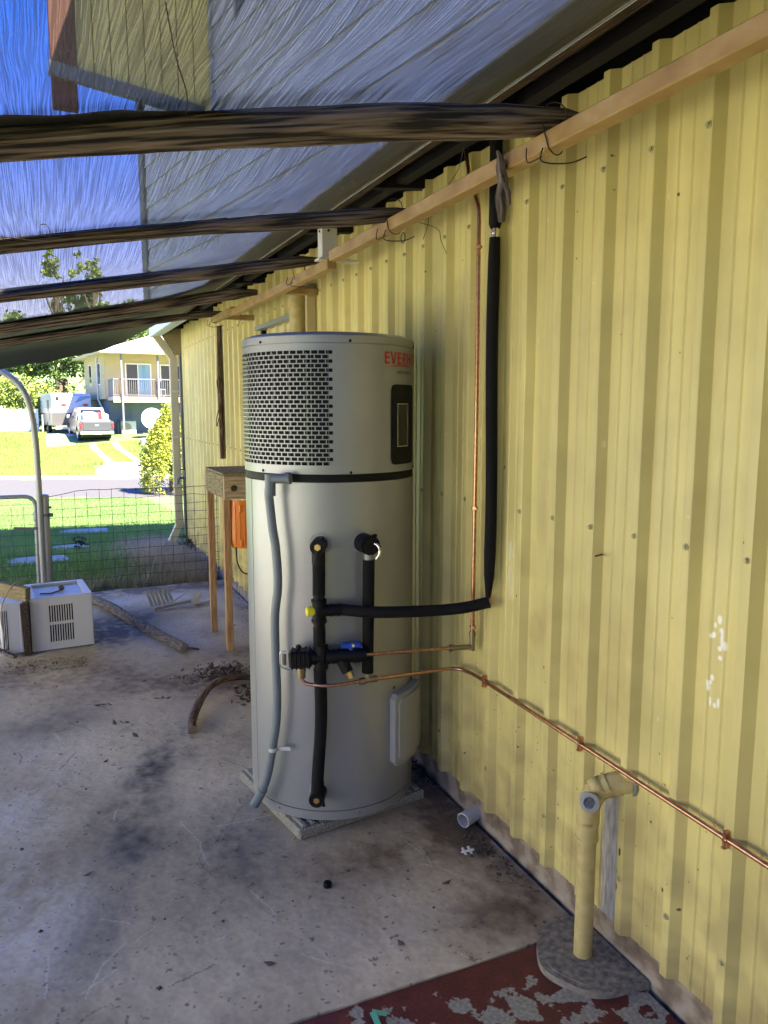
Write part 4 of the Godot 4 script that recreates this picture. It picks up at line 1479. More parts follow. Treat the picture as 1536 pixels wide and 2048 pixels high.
func build_plumbing() -> void:
	var p1 := Vector3(-0.620, 0, -2.648)
	var p2 := Vector3(-0.437, 0, -2.606)
	var out1 := (p1 - TANK).normalized()
	var out2 := (p2 - TANK).normalized()
	var at := func(p: Vector3, y: float) -> Vector3: return Vector3(p.x, y, p.z)
	# left riser with its fittings
	var t := thing("lagged_riser", "left upright of black lagged pipe on the heater, with a yellow cap on its side", "pipe", at.call(p1, 0.16))
	var s := begin()
	cyl(s, at.call(p1, 1.164) - out1 * 0.055, at.call(p1, 1.164) + out1 * 0.022, 0.029, 20)
	cyl(s, at.call(p1, 1.10), at.call(p1, 1.164), 0.025, 20)
	cyl(s, at.call(p1, 1.158) + Vector3(0.012, 0.02, 0.005), at.call(p1, 1.20) + Vector3(0.014, 0, 0.005), 0.006, 8)
	part("top_elbow", s, M.black, t)
	s = begin()
	lathe(s, [Vector2(0.0135, 0), Vector2(0.0125, 0.005), Vector2(0, 0.0055)], frame_on(out1, at.call(p1, 1.164) + out1 * 0.0218), 6, false)
	part("brass_plug", s, M.brass, t)
	s = begin()
	tube(s, [at.call(p1, 1.128), at.call(p1, 1.06) + Vector3(0.001, 0, 0), at.call(p1, 1.0), at.call(p1, 0.985)], 0.0235, 16)
	part("lagging", s, M.lagging, t)
	s = begin()
	ringed(s, at.call(p1, 0.955), at.call(p1, 0.992), 0.0215, 2)
	part("coupling", s, M.black, t)
	s = begin()
	ringed(s, at.call(p1, 0.845), at.call(p1, 0.885), 0.0215, 2)
	part("coupling", s, M.black, t)
	s = begin()
	cyl(s, at.call(p1, 0.885), at.call(p1, 0.957), 0.0255, 20)
	cyl(s, at.call(p1, 0.878), at.call(p1, 0.888), 0.029, 20)
	cyl(s, at.call(p1, 0.952), at.call(p1, 0.964), 0.029, 20)
	var h0: Vector3 = at.call(p1, 0.922)
	ringed(s, h0, h0 + Vector3(0.085, 0, 0.022), 0.0225, 3)
	part("mixing_tee", s, M.black, t)
	s = begin()
	lathe(s, [Vector2(0, 0.02), Vector2(0.0165, 0.02), Vector2(0.0165, 0.046), Vector2(0.014, 0.049), Vector2(0, 0.049)], frame_on(Vector3(-1, 0.02, -0.05), at.call(p1, 0.922)), 18, false)
	for k in 18:
		var a := TAU * k / 18
		var fr := frame_on(Vector3(-1, 0.02, -0.05), at.call(p1, 0.922))
		bar(s, fr * Vector3(cos(a) * 0.0166, 0.026, sin(a) * 0.0166), fr * Vector3(cos(a) * 0.0166, 0.046, sin(a) * 0.0166), 0.002, 0.002)
	part("yellow_cap", s, M.yellow_cap, t)
	s = begin()
	tube(s, [at.call(p1, 0.848), at.call(p1, 0.80), at.call(p1, 0.775)], 0.023, 16)
	part("lagging", s, M.lagging, t)
	s = begin()
	var low := []
	for k in 14:
		var f := k / 13.0
		low.append(at.call(p1, lerpf(0.70, 0.215, f)) + Vector3(0.007 * sin(f * 4.2) - 0.008 * f, 0, -0.006 * f))
	tube(s, low, 0.0235, 16, true, 0.05)
	part("lagging", s, M.lagging, t)
	s = begin()
	var e1 := Vector3(-0.634, 0.182, -2.655)
	cyl(s, e1 - out1 * 0.055, e1 + out1 * 0.022, 0.030, 20)
	cyl(s, e1, e1 + Vector3(0.003, 0.062, 0), 0.025, 20)
	cyl(s, e1 + Vector3(0.02, -0.012, 0.008), e1 + Vector3(0.024, -0.036, 0.008), 0.006, 8)
	part("bottom_elbow", s, M.black, t)
	s = begin()
	lathe(s, [Vector2(0.0125, 0), Vector2(0.0115, 0.005), Vector2(0, 0.0055)], frame_on(out1, e1 + out1 * 0.0218), 6, false)
	part("brass_plug", s, M.brass, t)
	# valve body lying across the left riser
	var v := thing("inlet_valve_set", "black ribbed inlet valve lying across the left pipe, blue handle on top", "valve", Vector3(-0.6, 0.74, -2.64))
	var va := Vector3(-0.742, 0.736, -2.700)
	var vb := Vector3(-0.452, 0.752, -2.575)
	var vd := (vb - va).normalized()
	var on := func(f: float) -> Vector3: return va.lerp(vb, f)
	s = begin()
	bar(s, on.call(0.06), on.call(0.33), 0.062, 0.066, Vector3.UP, 0.008)
	for k in 5:
		bar(s, on.call(0.09 + k * 0.05), on.call(0.105 + k * 0.05), 0.068, 0.071, Vector3.UP, 0.006)
	part("regulator", s, M.black, v)
	s = begin()
	ringed(s, on.call(0.33), on.call(0.48), 0.026, 4)
	ringed(s, on.call(0.50), on.call(0.98), 0.0265, 8)
	cyl(s, on.call(0.44) - Vector3(0, 0.045, 0), on.call(0.44) + Vector3(0, 0.045, 0), 0.0255, 18)
	cyl(s, on.call(0.66), on.call(0.70) + Vector3(0.012, -0.058, 0.014), 0.0225, 16)
	part("valve_body", s, M.black, v)
	for q in [[0.17, 0.036], [0.37, 0.028]]:
		s = begin()
		cyl(s, on.call(q[0]) + Vector3(0, q[1] - 0.005, 0), on.call(q[0]) + Vector3(0, q[1] + 0.016, 0), 0.007, 8)
		bar(s, on.call(q[0] - 0.03) + Vector3(0, q[1] + 0.008, 0), on.call(q[0] + 0.03) + Vector3(0, q[1] + 0.008, 0), 0.006, 0.009)
		part("clip", s, M.black, v)
	s = begin()
	cyl(s, on.call(0.70) + Vector3(0.010, -0.050, 0.012), on.call(0.74) + Vector3(0.012, -0.082, 0.016), 0.0115, 12)
	part("spout", s, M.brass, v)
	s = begin()
	box(s, Transform3D(Basis(vd, Vector3.UP, vd.cross(Vector3.UP)), on.call(0.80) + Vector3(0, 0.040, 0)), Vector3(0.078, 0.020, 0.026), 0.006)
	cyl(s, on.call(0.80) + Vector3(0, 0.022, 0), on.call(0.80) + Vector3(0, 0.05, 0), 0.012, 12)
	var bh := part("blue_handle", s, M.blue_handle, v)
	s = begin()
	lathe(s, [Vector2(0.007, 0), Vector2(0.006, 0.003), Vector2(0, 0.004)], frame_on(Vector3(0, 0.3, 1), on.call(0.80) + Vector3(0, 0.042, 0.014)), 10)
	part("handle_screw", s, M.chrome, bh)
	s = begin()
	tube(s, bend([on.call(0.02) + Vector3(0, 0.03, 0), on.call(-0.05) + Vector3(0, 0.03, 0), on.call(-0.05) + Vector3(0, -0.03, 0), on.call(0.06) + Vector3(0, -0.045, 0)], 0.012), 0.0028, 6)
	bar(s, on.call(0.0) - Vector3(0, 0.022, 0), on.call(0.0) + Vector3(0, 0.022, 0), 0.02, 0.01, Vector3.RIGHT)
	part("lever", s, M.chrome, v)
	# right riser
	var r := thing("lagged_pipe", "right upright of black lagged pipe on the heater, silver lever at its top", "pipe", at.call(p2, 0.66))
	s = begin()
	cyl(s, at.call(p2, 1.164) - out2 * 0.055, at.call(p2, 1.164) + out2 * 0.02, 0.037, 24)
	cyl(s, at.call(p2, 1.164) + out2 * 0.02, at.call(p2, 1.164) + out2 * 0.03, 0.031, 24)
	for k in 3:
		var a := 0.6 + k * 1.2
		cyl(s, at.call(p2, 1.164) + Vector3(sin(a) * 0.035, cos(a) * 0.035, -0.01), at.call(p2, 1.164) + Vector3(sin(a) * 0.042, cos(a) * 0.042, 0.01), 0.007, 8)
	part("relief_valve", s, M.black, r)
	s = begin()
	var rl := [at.call(p2, 1.172) + Vector3(0.012, 0, 0.032), at.call(p2, 1.168) + Vector3(0.02, 0, 0.045), at.call(p2, 1.14) + Vector3(0.026, 0, 0.048), at.call(p2, 1.115) + Vector3(0.014, 0, 0.04)]
	tube(s, bend(rl, 0.012), 0.0058, 8)
	part("lever", s, M.chrome, r)
	s = begin()
	ringed(s, at.call(p2, 1.108), at.call(p2, 1.132), 0.018, 2)
	part("nut", s, M.galv, r)
	s = begin()
	var l2 := []
	for k in 12:
		var f := k / 11.0
		l2.append(at.call(p2, lerpf(1.108, 0.672, f)) + Vector3(-0.006 * f, 0, 0))
	tube(s, l2, 0.0225, 16, true, 0.05, 9.0)
	part("lagging", s, M.lagging, r)
	# lagged branch across to the wall and up it
	var hb := thing("lagged_branch", "black lagged pipe running level from the heater to the wall", "pipe", Vector3(-0.3, 0.9, -2.5))
	s = begin()
	var hp := spline([h0 + Vector3(0.08, 0, 0.020), Vector3(-0.437, 0.921, -2.548), Vector3(-0.28, 0.919, -2.500), Vector3(-0.14, 0.930, -2.44), Vector3(-0.045, 0.957, -2.386)], 5)
	tube(s, hp, 0.0215, 16, true, 0.05, 3.0)
	part("lagging", s, M.lagging, hb)
	s = begin()
	cyl(s, Vector3(-0.046, 0.955, -2.386), Vector3(-0.046, 0.985, -2.386), 0.0085, 10)
	part("bare_pipe", s, M.copper, hb)
	var hr := thing("lagged_wall_pipe", "black lagged pipe rising up the yellow wall into the eave", "pipe", Vector3(-0.05, 0.97, -2.39))
	s = begin()
	var up := []
	for k in 16:
		var f := k / 15.0
		up.append(Vector3(-0.050 + 0.003 * sin(f * 7), lerpf(0.972, 2.255, f), -2.388 + 0.004 * sin(f * 5)))
	var ur := []
	for k in 16:
		ur.append(0.0215 if k > 1 and k < 15 else (0.010 if k == 0 else 0.019))
	tube(s, up, ur, 16, true, 0.04, 5.0)
	part("lagging", s, M.lagging, hr)
	s = begin()
	tube(s, [Vector3(-0.050, 2.285, -2.388), Vector3(-0.050, 2.30, -2.388), Vector3(-0.05, 2.45, -2.388), Vector3(-0.05, 2.62, -2.392)], [0.017, 0.0225, 0.0225, 0.0225], 16, true, 0.04, 6.0)
	part("lagging", s, M.lagging, hr)
	s = begin()
	ringed(s, Vector3(-0.050, 2.252, -2.388), Vector3(-0.050, 2.288, -2.388), 0.0125, 1)
	part("joint", s, M.chrome, hr)
	# copper from the valve to the wall and up beside the black pipe
	var c := thing("copper_riser", "bright copper pipe from the valve to the wall and up beside the black pipe", "pipe", Vector3(-0.04, 0.74, -2.52))
	s = begin()
	var wc := Vector3(-0.042, 0, -2.512)
	tube(s, [vb - vd * 0.02, vb.lerp(Vector3(wc.x, 0.75, wc.z), 0.5) + Vector3(0, 0.001, 0), Vector3(-0.11, 0.7505, -2.525)], 0.0066, 10)
	part("branch", s, M.copper, c)
	s = begin()
	tube(s, bend([Vector3(wc.x, 0.79, wc.z), Vector3(wc.x, 1.6, wc.z + 0.004), Vector3(wc.x, 2.40, wc.z), Vector3(wc.x - 0.004, 2.47, wc.z - 0.06), Vector3(wc.x - 0.004, 2.70, wc.z - 0.12)], 0.05), 0.0076, 12)
	part("riser", s, M.copper, c)
	s = begin()
	cyl(s, Vector3(wc.x, 0.735, wc.z), Vector3(wc.x, 0.805, wc.z), 0.0105, 12)
	cyl(s, Vector3(wc.x - 0.005, 0.75, wc.z), Vector3(-0.125, 0.7505, -2.524), 0.0105, 12)
	ringed(s, Vector3(-0.118, 0.7505, -2.525), Vector3(-0.135, 0.7505, -2.527), 0.0125, 1)
	ringed(s, Vector3(wc.x, 0.79, wc.z), Vector3(wc.x, 0.81, wc.z), 0.0115, 1)
	part("brass_elbow", s, M.dull_brass, c)
	for y in [0.83, 1.293, 2.245]:
		s = begin()
		ringed(s, Vector3(wc.x, y - 0.006, wc.z), Vector3(wc.x, y + 0.006, wc.z), 0.0095, 1)
		cyl(s, Vector3(wc.x + 0.004, y, wc.z + 0.012), Vector3(wc.x - 0.006, y, wc.z + 0.016), 0.006, 8)
		part("saddle_clip", s, M.copper, c)
	# low copper line: from the regulator round to the tee and along the wall
	var lw := thing("copper_line", "copper pipe from under the valve along the yellow wall towards the viewer", "pipe", Vector3(-0.05, 0.62, -1.8))
	s = begin()
	var dr: Vector3 = on.call(0.20)
	ringed(s, dr - Vector3(0, 0.038, 0), dr - Vector3(0, 0.060, 0), 0.0155, 1)
	ringed(s, dr - Vector3(0, 0.060, 0), dr - Vector3(0, 0.078, 0), 0.0135, 2)
	part("union", s, M.dull_brass, lw)
	s = begin()
	var tee := Vector3(p2.x - 0.006, 0.641, p2.z)
	tube(s, bend([dr - Vector3(0, 0.07, 0), Vector3(dr.x, 0.640, dr.z), Vector3(-0.60, 0.638, -2.612), tee + Vector3(-0.01, 0, 0)], 0.035), 0.0068, 10)
	part("loop", s, M.copper, lw)
	s = begin()
	ringed(s, tee - Vector3(0.034, 0.001, 0), tee + Vector3(0.034, 0.004, 0.004), 0.0105, 2)
	cyl(s, tee, tee + Vector3(0, 0.035, 0), 0.011, 12)
	cyl(s, tee - Vector3(0.036, 0.001, 0), tee - Vector3(0.022, 0, 0), 0.0135, 6)
	cyl(s, tee + Vector3(0.036, 0.004, 0.004), tee + Vector3(0.020, 0.002, 0.002), 0.0135, 6)
	part("tee", s, M.dull_brass, lw)
	s = begin()
	tube(s, bend([tee + Vector3(0.01, 0, 0), Vector3(-0.060, 0.640, -2.600), Vector3(-0.036, 0.640, -2.50), Vector3(-0.036, 0.628, -1.85), Vector3(-0.036, 0.617, -1.1), Vector3(-0.036, 0.612, 0.6)], 0.05), 0.0072, 12)
	part("long_run", s, M.copper, lw)
	for z in [-2.424, -1.848, -1.280]:
		s = begin()
		var y = 0.638 + (z + 2.424) * -0.017
		bx(s, Vector3(-0.046, y - 0.024, z - 0.005), Vector3(-0.026, y + 0.024, z + 0.005), 0.002)
		cyl(s, Vector3(-0.036, y, z - 0.006), Vector3(-0.036, y, z + 0.006), 0.0102, 12)
		for k in [-0.018, 0.018]:
			cyl(s, Vector3(-0.044, y + k, z), Vector3(-0.050, y + k, z), 0.0035, 8)
		part("saddle_clip", s, M.copper, lw)
	# condensate hose
	var ho := thing("drain_hose", "grey flexible drain hose running down the left side of the heater", "hose", Vector3(-0.76, 0.05, -2.78))
	s = begin()
	var hpts := [Vector3(-0.762, 1.405, -2.766), Vector3(-0.769, 1.36, -2.772), Vector3(-0.766, 1.311, -2.77), Vector3(-0.760, 1.22, -2.761), Vector3(-0.752, 1.143, -2.751), Vector3(-0.748, 1.01, -2.747), Vector3(-0.758, 0.892, -2.759), Vector3(-0.759, 0.75, -2.76), Vector3(-0.757, 0.597, -2.757), Vector3(-0.760, 0.475, -2.761), Vector3(-0.773, 0.356, -2.779), Vector3(-0.789, 0.237, -2.800), Vector3(-0.805, 0.165, -2.83), Vector3(-0.822, 0.105, -2.865)]
	tube(s, spline(hpts, 5), 0.0165, 14)
	part("tube", s, M.hose, ho)
	s = begin()
	var hd := (Vector3(-0.76, 0, -2.77) - TANK).normalized()
	cyl(s, Vector3(-0.764, 1.345, -2.769), Vector3(-0.764, 1.425, -2.769), 0.020, 16)
	cyl(s, Vector3(-0.764, 1.408, -2.769), Vector3(-0.700, 1.412, -2.722), 0.0185, 16)
	cyl(s, Vector3(-0.712, 1.4112, -2.731), Vector3(-0.700, 1.412, -2.722), 0.022, 16)
	part("elbow", s, M.hose, ho)
	s = begin()
	cyl(s, Vector3(-0.803, 0.17, -2.825), Vector3(-0.826, 0.088, -2.874), 0.0195, 14)
	part("end_sleeve", s, M.hose, ho)
	s = begin()
	var hk := Vector3(-0.771, 0.352, -2.778)
	cyl(s, hk - Vector3(0, 0.007, 0), hk + Vector3(0, 0.007, 0), 0.0185, 14)
	bar(s, hk + Vector3(0.015, 0, 0.0), hk + Vector3(0.060, 0.006, 0.036), 0.006, 0.014)
	part("clip", s, M.white_plastic, ho)

# ---------------------------------------------------------------- things on and at the wall
func build_wall_things() -> void:
	# PVC vent pipe with its collar
	var co := thing("concrete_collar", "low round concrete collar on the slab round the foot of the yellow pipe", "drain collar", Vector3(-0.09, 0, -1.72))
	var s := begin()
	var poly := PackedVector2Array()
	for k in 25:
		var a := lerpf(0.0, PI, k / 24.0)
		poly.append(Vector2(-0.085 - 0.152 * sin(a) * (1.0 + 0.04 * sin(a * 5)), -cos(a) * 0.160))
	poly.append(Vector2(0.006, 0.17))
	poly.append(Vector2(0.006, -0.16))
	slab(s, poly, 0.052, Transform3D(Basis(Vector3(1, 0, 0), Vector3(0, 0, 1), Vector3(0, -1, 0)), Vector3(0, -0.009, -1.72)))
	part("rim", s, M.collar, co)
	s = begin()
	var poly2 := PackedVector2Array()
	for p in poly:
		poly2.append(Vector2(p.x * 0.90 - 0.004, p.y * 0.90))
	slab(s, poly2, 0.010, Transform3D(Basis(Vector3(1, 0, 0), Vector3(0, 0, 1), Vector3(0, -1, 0)), Vector3(0, 0.0145, -1.72)))
	part("fill", s, M.collar, co)
	var v := thing("drain_pipe", "thick cream painted plastic drain pipe rising from the collar and elbowing into the wall", "pipe", Vector3(-0.098, 0.03, -1.722))
	var c := Vector3(-0.100, 0, -1.722)
	s = begin()
	tube(s, [c + Vector3(0, 0.02, 0), c + Vector3(0.001, 0.2, 0), c + Vector3(0, 0.40, 0)], 0.0275, 24)
	part("pipe", s, M.cream_pvc, v)
	s = begin()
	for q in [[0.395, 0.455, 0.0325], [0.452, 0.460, 0.0345], [0.394, 0.403, 0.0340]]:
		cyl(s, c + Vector3(0, q[0], 0), c + Vector3(0, q[1], 0), q[2], 24)
	part("socket", s, M.cream_pvc, v)
	s = begin()
	tube(s, bend([c + Vector3(0, 0.45, 0), c + Vector3(0, 0.535, 0), c + Vector3(0.048, 0.575, 0.030), c + Vector3(0.098, 0.578, 0.055)], 0.05, 6), 0.0345, 24)
	cyl(s, c + Vector3(0.040, 0.566, 0.025), c + Vector3(0.047, 0.570, 0.029), 0.0375, 24)
	cyl(s, c + Vector3(0.078, 0.5775, 0.046), c + Vector3(0.100, 0.578, 0.056), 0.0365, 24)
	part("elbow", s, M.cream_pvc, v)
	s = begin()
	var ax := Vector3(-0.55, 0.25, 0.80).normalized()
	lathe(s, [Vector2(0.026, 0.0), Vector2(0.026, 0.040), Vector2(0.028, 0.042), Vector2(0.028, 0.052), Vector2(0.018, 0.054), Vector2(0.012, 0.047), Vector2(0.0, 0.040)], frame_on(ax, c + Vector3(-0.004, 0.525, 0.004)), 20)
	part("inspection_cap", s, M.cover_grey, v)
	s = begin()
	var fr := frame_on(ax, c + Vector3(-0.004, 0.525, 0.004) + ax * 0.052)
	bar(s, fr * Vector3(-0.013, 0, 0), fr * Vector3(0.013, 0, 0), 0.009, 0.006, ax)
	bar(s, fr * Vector3(0, 0, -0.013), fr * Vector3(0, 0, 0.013), 0.009, 0.006, ax)
	part("cap_slot", s, M.galv_dark, v)
	s = begin()
	lathe(s, [Vector2(0.036, 0), Vector2(0.041, 0.004), Vector2(0.0395, 0.010), Vector2(0.033, 0.010)], frame_on(Vector3(-1, 0, 0), Vector3(-0.0015, 0.578, -1.664)), 24)
	part("wall_ring", s, M.galv, v)
	s = begin()
	for i in 12:
		var y0 := lerpf(0.112, 0.56, i / 12.0)
		var y1 := lerpf(0.112, 0.56, (i + 1) / 12.0)
		var w0 := 0.036 + 0.004 * bumps.get_noise_1d(y0 * 900)
		var w1 := 0.036 + 0.004 * bumps.get_noise_1d(y1 * 900)
		var z := -1.728
		quad(s, Vector3(-0.005, y0, z - w0), Vector3(-0.005, y0, z + w0), Vector3(-0.005, y1, z + w1), Vector3(-0.005, y1, z - w1))
	single("cement_patch", s, M.plaster, "upright strip of bare grey cement on the wall behind the thick drain pipe", "patch")
	# short white pipe lying at the foot of the wall
	var wp := thing("pipe_stub", "short open white plastic pipe lying at the foot of the wall beside the paver", "pipe", Vector3(-0.03, 0, -2.55))
	s = begin()
	var a := Vector3(-0.068, 0.031, -2.518)
	var b := Vector3(0.025, 0.035, -2.555)
	var fx := frame_on(a - b, b)
	var ln := (a - b).length()
	lathe(s, [Vector2(0.029, 0), Vector2(0.030, ln), Vector2(0.0265, ln + 0.001), Vector2(0.026, 0)], fx, 24)
	part("pipe", s, M.white_plastic, wp)
	s = begin()
	lathe(s, [Vector2(0.0, 0.012), Vector2(0.0255, 0.012)], fx, 20)
	part("inside", s, M.galv_dark, wp)
	# vertical cream downpipe above the heater
	var u := thing("upper_pipe", "cream round plastic pipe on the wall above the heater's left shoulder", "pipe", Vector3(-0.07, 1.2, -4.60))
	s = begin()
	var uc := Vector3(-0.075, 0, -4.61)
	cyl(s, uc + Vector3(0, 0.9, 0), uc + Vector3(0, 2.40, 0), 0.052, 24)
	part("pipe", s, M.cream_pvc, u)
	s = begin()
	for q in [[2.26, 2.335, 0.058], [2.30, 2.308, 0.0615], [2.333, 2.340, 0.0615], [2.262, 2.268, 0.0615]]:
		cyl(s, uc + Vector3(0, q[0], 0), uc + Vector3(0, q[1], 0), q[2], 24)
	part("socket", s, M.cream_pvc, u)
	s = begin()
	lathe(s, [Vector2(0.052, 2.39), Vector2(0.072, 2.41), Vector2(0.072, 2.415), Vector2(0.0, 2.416)], Transform3D(Basis(), uc), 24)
	part("flange", s, M.cream_pvc, u)
	s = begin()
	bx(s, Vector3(-0.05, 1.0, -4.52), Vector3(-0.004, 2.30, -4.49), 0.003)
	bx(s, Vector3(-0.062, 2.12, -4.50), Vector3(-0.004, 2.40, -4.47), 0.003)
	single("wall_bracket", s, M.cream_trim, "narrow cream flashing strip on the wall beside the upper plastic pipe", "strip")
	# nail
	s = begin()
	cyl(s, Vector3(0.002, 1.232, -1.823), Vector3(-0.045, 1.234, -1.80), 0.0025, 6)
	single("nail", s, M.wire, "rusty nail sticking out of the yellow wall below the middle screws", "nail")
	# conduit with a tap at the far corner
	var tp := thing("standpipe", "thin dark water pipe with a tap beside the cream downpipe at the far corner", "tap", Vector3(-0.06, 0, -9.3))
	s = begin()
	tube(s, [Vector3(-0.03, 0.0, -9.42), Vector3(-0.03, 2.3, -9.42)], 0.016, 8)
	part("pipe", s, M.galv_dark, tp)
	s = begin()
	cyl(s, Vector3(-0.03, 0.84, -9.40), Vector3(-0.03, 0.84, -9.31), 0.02, 10)
	cyl(s, Vector3(-0.03, 0.84, -9.34), Vector3(-0.03, 0.93, -9.34), 0.018, 10)
	tube(s, bend([Vector3(-0.03, 0.84, -9.34), Vector3(-0.11, 0.84, -9.33), Vector3(-0.12, 0.77, -9.33)], 0.03), 0.018, 10)
	part("tap", s, M.galv_dark, tp)
	s = begin()
	bar(s, Vector3(-0.08, 0.94, -9.34), Vector3(0.02, 0.94, -9.34), 0.02, 0.012)
	part("tap_handle", s, M.wire, tp)

# ---------------------------------------------------------------- bench, air conditioner, litter
func build_yard_things() -> void:
	# pine stand and the orange box on its underside
	var b := thing("pine_stand", "tall narrow treated pine stand with a box top, behind the heater", "stand", Vector3(-0.3, 0, -5.35))
	var s := begin()
	bx(s, Vector3(-0.452, 1.058, -5.125), Vector3(-0.04, 1.218, -5.09), 0.003)
	part("front_rail", s, M.pine_across, b)
	s = begin()
	bx(s, Vector3(-0.455, 1.062, -5.72), Vector3(-0.415, 1.218, -5.127), 0.003)
	part("side_rail", s, M.board, b)
	s = begin()
	bx(s, Vector3(-0.08, 1.062, -5.72), Vector3(-0.042, 1.216, -5.127), 0.003)
	part("side_rail", s, M.board, b)
	s = begin()
	bx(s, Vector3(-0.455, 1.220, -5.72), Vector3(-0.04, 1.236, -5.088), 0.003)
	part("top", s, M.board, b)
	for q in [[-0.425, -5.15], [-0.435, -5.65], [-0.10, -5.15], [-0.10, -5.65]]:
		s = begin()
		bx(s, Vector3(q[0] - 0.026, 0.0, q[1] - 0.022), Vector3(q[0] + 0.02, 1.066, q[1] + 0.022), 0.003)
		part("leg", s, M.pine, b)
	s = begin()
	lathe(s, [Vector2(0.022, 0), Vector2(0.014, 0.0012), Vector2(0.013, 0.0008), Vector2(0, 0.0015)], frame_on(Vector3(0, 0, 1), Vector3(-0.385, 1.135, -5.0895)), 14)
	part("knot", s, M.dark_timber, b)
	var o := thing("orange_box", "orange plastic electric fence box hanging on the wall side of the pine stand", "box", Vector3(-0.33, 0.72, -5.1))
	s = begin()
	var sec := []
	for i in 9:
		var f := i / 8.0
		sec.append([lerpf(1.05, 0.72, f), lerpf(0.080, 0.090, sin(f * 2.0)) * (1.0 if i < 8 else 0.8)])
	for i in 8:
		for k in 12:
			var a0 := PI * k / 12.0
			var a1 := PI * (k + 1) / 12.0
			var q0: Array = sec[i]
			var q1: Array = sec[i + 1]
			var pt := func(e: Array, an: float) -> Vector3: return Vector3(-0.318 + cos(an) * e[1] * 1.0, e[0], -5.16 + sin(an) * 0.06)
			s.set_smooth_group(1)
			quad(s, pt.call(q0, a1), pt.call(q1, a1), pt.call(q1, a0), pt.call(q0, a0))
	face_to(s, [Vector3(-0.39, 0.72, -5.16), Vector3(-0.318, 0.72, -5.10), Vector3(-0.246, 0.72, -5.16)], Vector3(0, -1, 0))
	part("shell", s, M.orange, o)
	for q in [[-0.375, 0.995, 0.05], [-0.372, 0.76, 0.045]]:
		s = begin()
		box(s, Transform3D(Basis(), Vector3(q[0] + 0.03, q[1], -5.098)), Vector3(0.016, q[2], 0.014), 0.004)
		part("lug", s, M.orange, o)
	for x in [-0.375, -0.35, -0.318, -0.29]:
		s = begin()
		tube(s, [Vector3(x, 1.03, -5.16 + 0.06 * sqrt(1 - pow((x + 0.318) / 0.083, 2))), Vector3(x - 0.002, 0.75, -5.158 + 0.06 * sqrt(1 - pow((x + 0.318) / 0.088, 2)))], 0.0035, 6)
		part("rib", s, M.orange, o)
	s = begin()
	tube(s, spline([Vector3(-0.375, 0.73, -5.12), Vector3(-0.37, 0.62, -5.11), Vector3(-0.33, 0.55, -5.1), Vector3(-0.25, 0.54, -5.1)]), 0.005, 6)
	single("cable", s, M.black, "thin black cable curling out from under the orange box", "cable")
	# air conditioner on the slab
	var ac := thing("air_conditioner", "old cream window air conditioner standing on the slab at the left", "air conditioner", Vector3(-1.6, 0, -5.9))
	var tilt := Transform3D(Basis(Vector3.UP, deg_to_rad(5.0)), Vector3(-1.505, 0.006, -5.90))
	s = begin()
	# casing: sides as panels, the near one pierced
	box(s, tilt * Transform3D(Basis(), Vector3(0.198, 0.185, 0)), Vector3(0.008, 0.37, 0.50), 0.002)
	box(s, tilt * Transform3D(Basis(), Vector3(0, 0.185, -0.246)), Vector3(0.404, 0.37, 0.008), 0.002)
	part("casing", s, M.white_plastic, ac)
	s = begin()
	var zf := 0.250
	# near panel with two banks of slots: solid bands and bars between the slots
	for q in [[-0.20, -0.085, 0.0, 0.37], [0.075, 0.202, 0.0, 0.37]]:
		bx2(s, tilt, Vector3(q[0], q[2], zf - 0.006), Vector3(q[1], q[3], zf))
	for q in [[0.0, 0.055], [0.175, 0.195], [0.312, 0.37]]:
		bx2(s, tilt, Vector3(-0.085, q[0], zf - 0.006), Vector3(0.075, q[1], zf))
	for bank in [[0.055, 0.175], [0.195, 0.312]]:
		for k in 11:
			var x := lerpf(-0.085, 0.075, k / 10.0)
			bx2(s, tilt, Vector3(x - 0.0035, bank[0], zf - 0.006), Vector3(x + 0.0035, bank[1], zf))
	part("slotted_panel", s, M.white_plastic, ac)
	s = begin()
	bx2(s, tilt, Vector3(-0.19, 0.01, -0.23), Vector3(0.19, 0.34, zf - 0.03))
	part("works", s, M.void, ac)
	s = begin()
	# top: raised rim round a sunken tray
	bx2(s, tilt, Vector3(-0.20, 0.345, zf - 0.045), Vector3(0.202, 0.372, zf - 0.006))
	bx2(s, tilt, Vector3(-0.20, 0.345, -0.25), Vector3(0.202, 0.372, -0.205))
	bx2(s, tilt, Vector3(0.155, 0.345, -0.205), Vector3(0.202, 0.372, zf - 0.045))
	bx2(s, tilt, Vector3(-0.20, 0.345, -0.205), Vector3(-0.16, 0.372, zf - 0.045))
	part("top_rim", s, M.white_plastic, ac)
	s = begin()
	bx2(s, tilt, Vector3(-0.16, 0.342, -0.205), Vector3(0.155, 0.352, zf - 0.045))
	part("top_tray", s, M.gutter_grey, ac)
	s = begin()
	bx2(s, tilt, Vector3(-0.38, 0.01, -0.24), Vector3(-0.245, 0.355, 0.25))
	part("front_grille", s, M.off_white, ac)
	s = begin()
	for k in 3:
		bx2(s, tilt, Vector3(-0.372 + k * 0.012, 0.04, 0.25), Vector3(-0.367 + k * 0.012, 0.31, 0.2515))
	part("grille_slots", s, M.void, ac)
	s = begin()
	bx2(s, tilt, Vector3(-0.268, 0.02, 0.25), Vector3(-0.262, 0.34, 0.2525))
	part("white_scratch", s, M.white_paint, ac)
	s = begin()
	box(s, tilt * Transform3D(Basis(Vector3.FORWARD, 0.2), Vector3(0.03, 0.372, -0.02)), Vector3(0.04, 0.035, 0.05), 0.012)
	tube(s, [tilt * Vector3(0.02, 0.358, 0.0), tilt * Vector3(-0.05, 0.358, 0.07), tilt * Vector3(-0.12, 0.359, 0.05)], 0.005, 6)
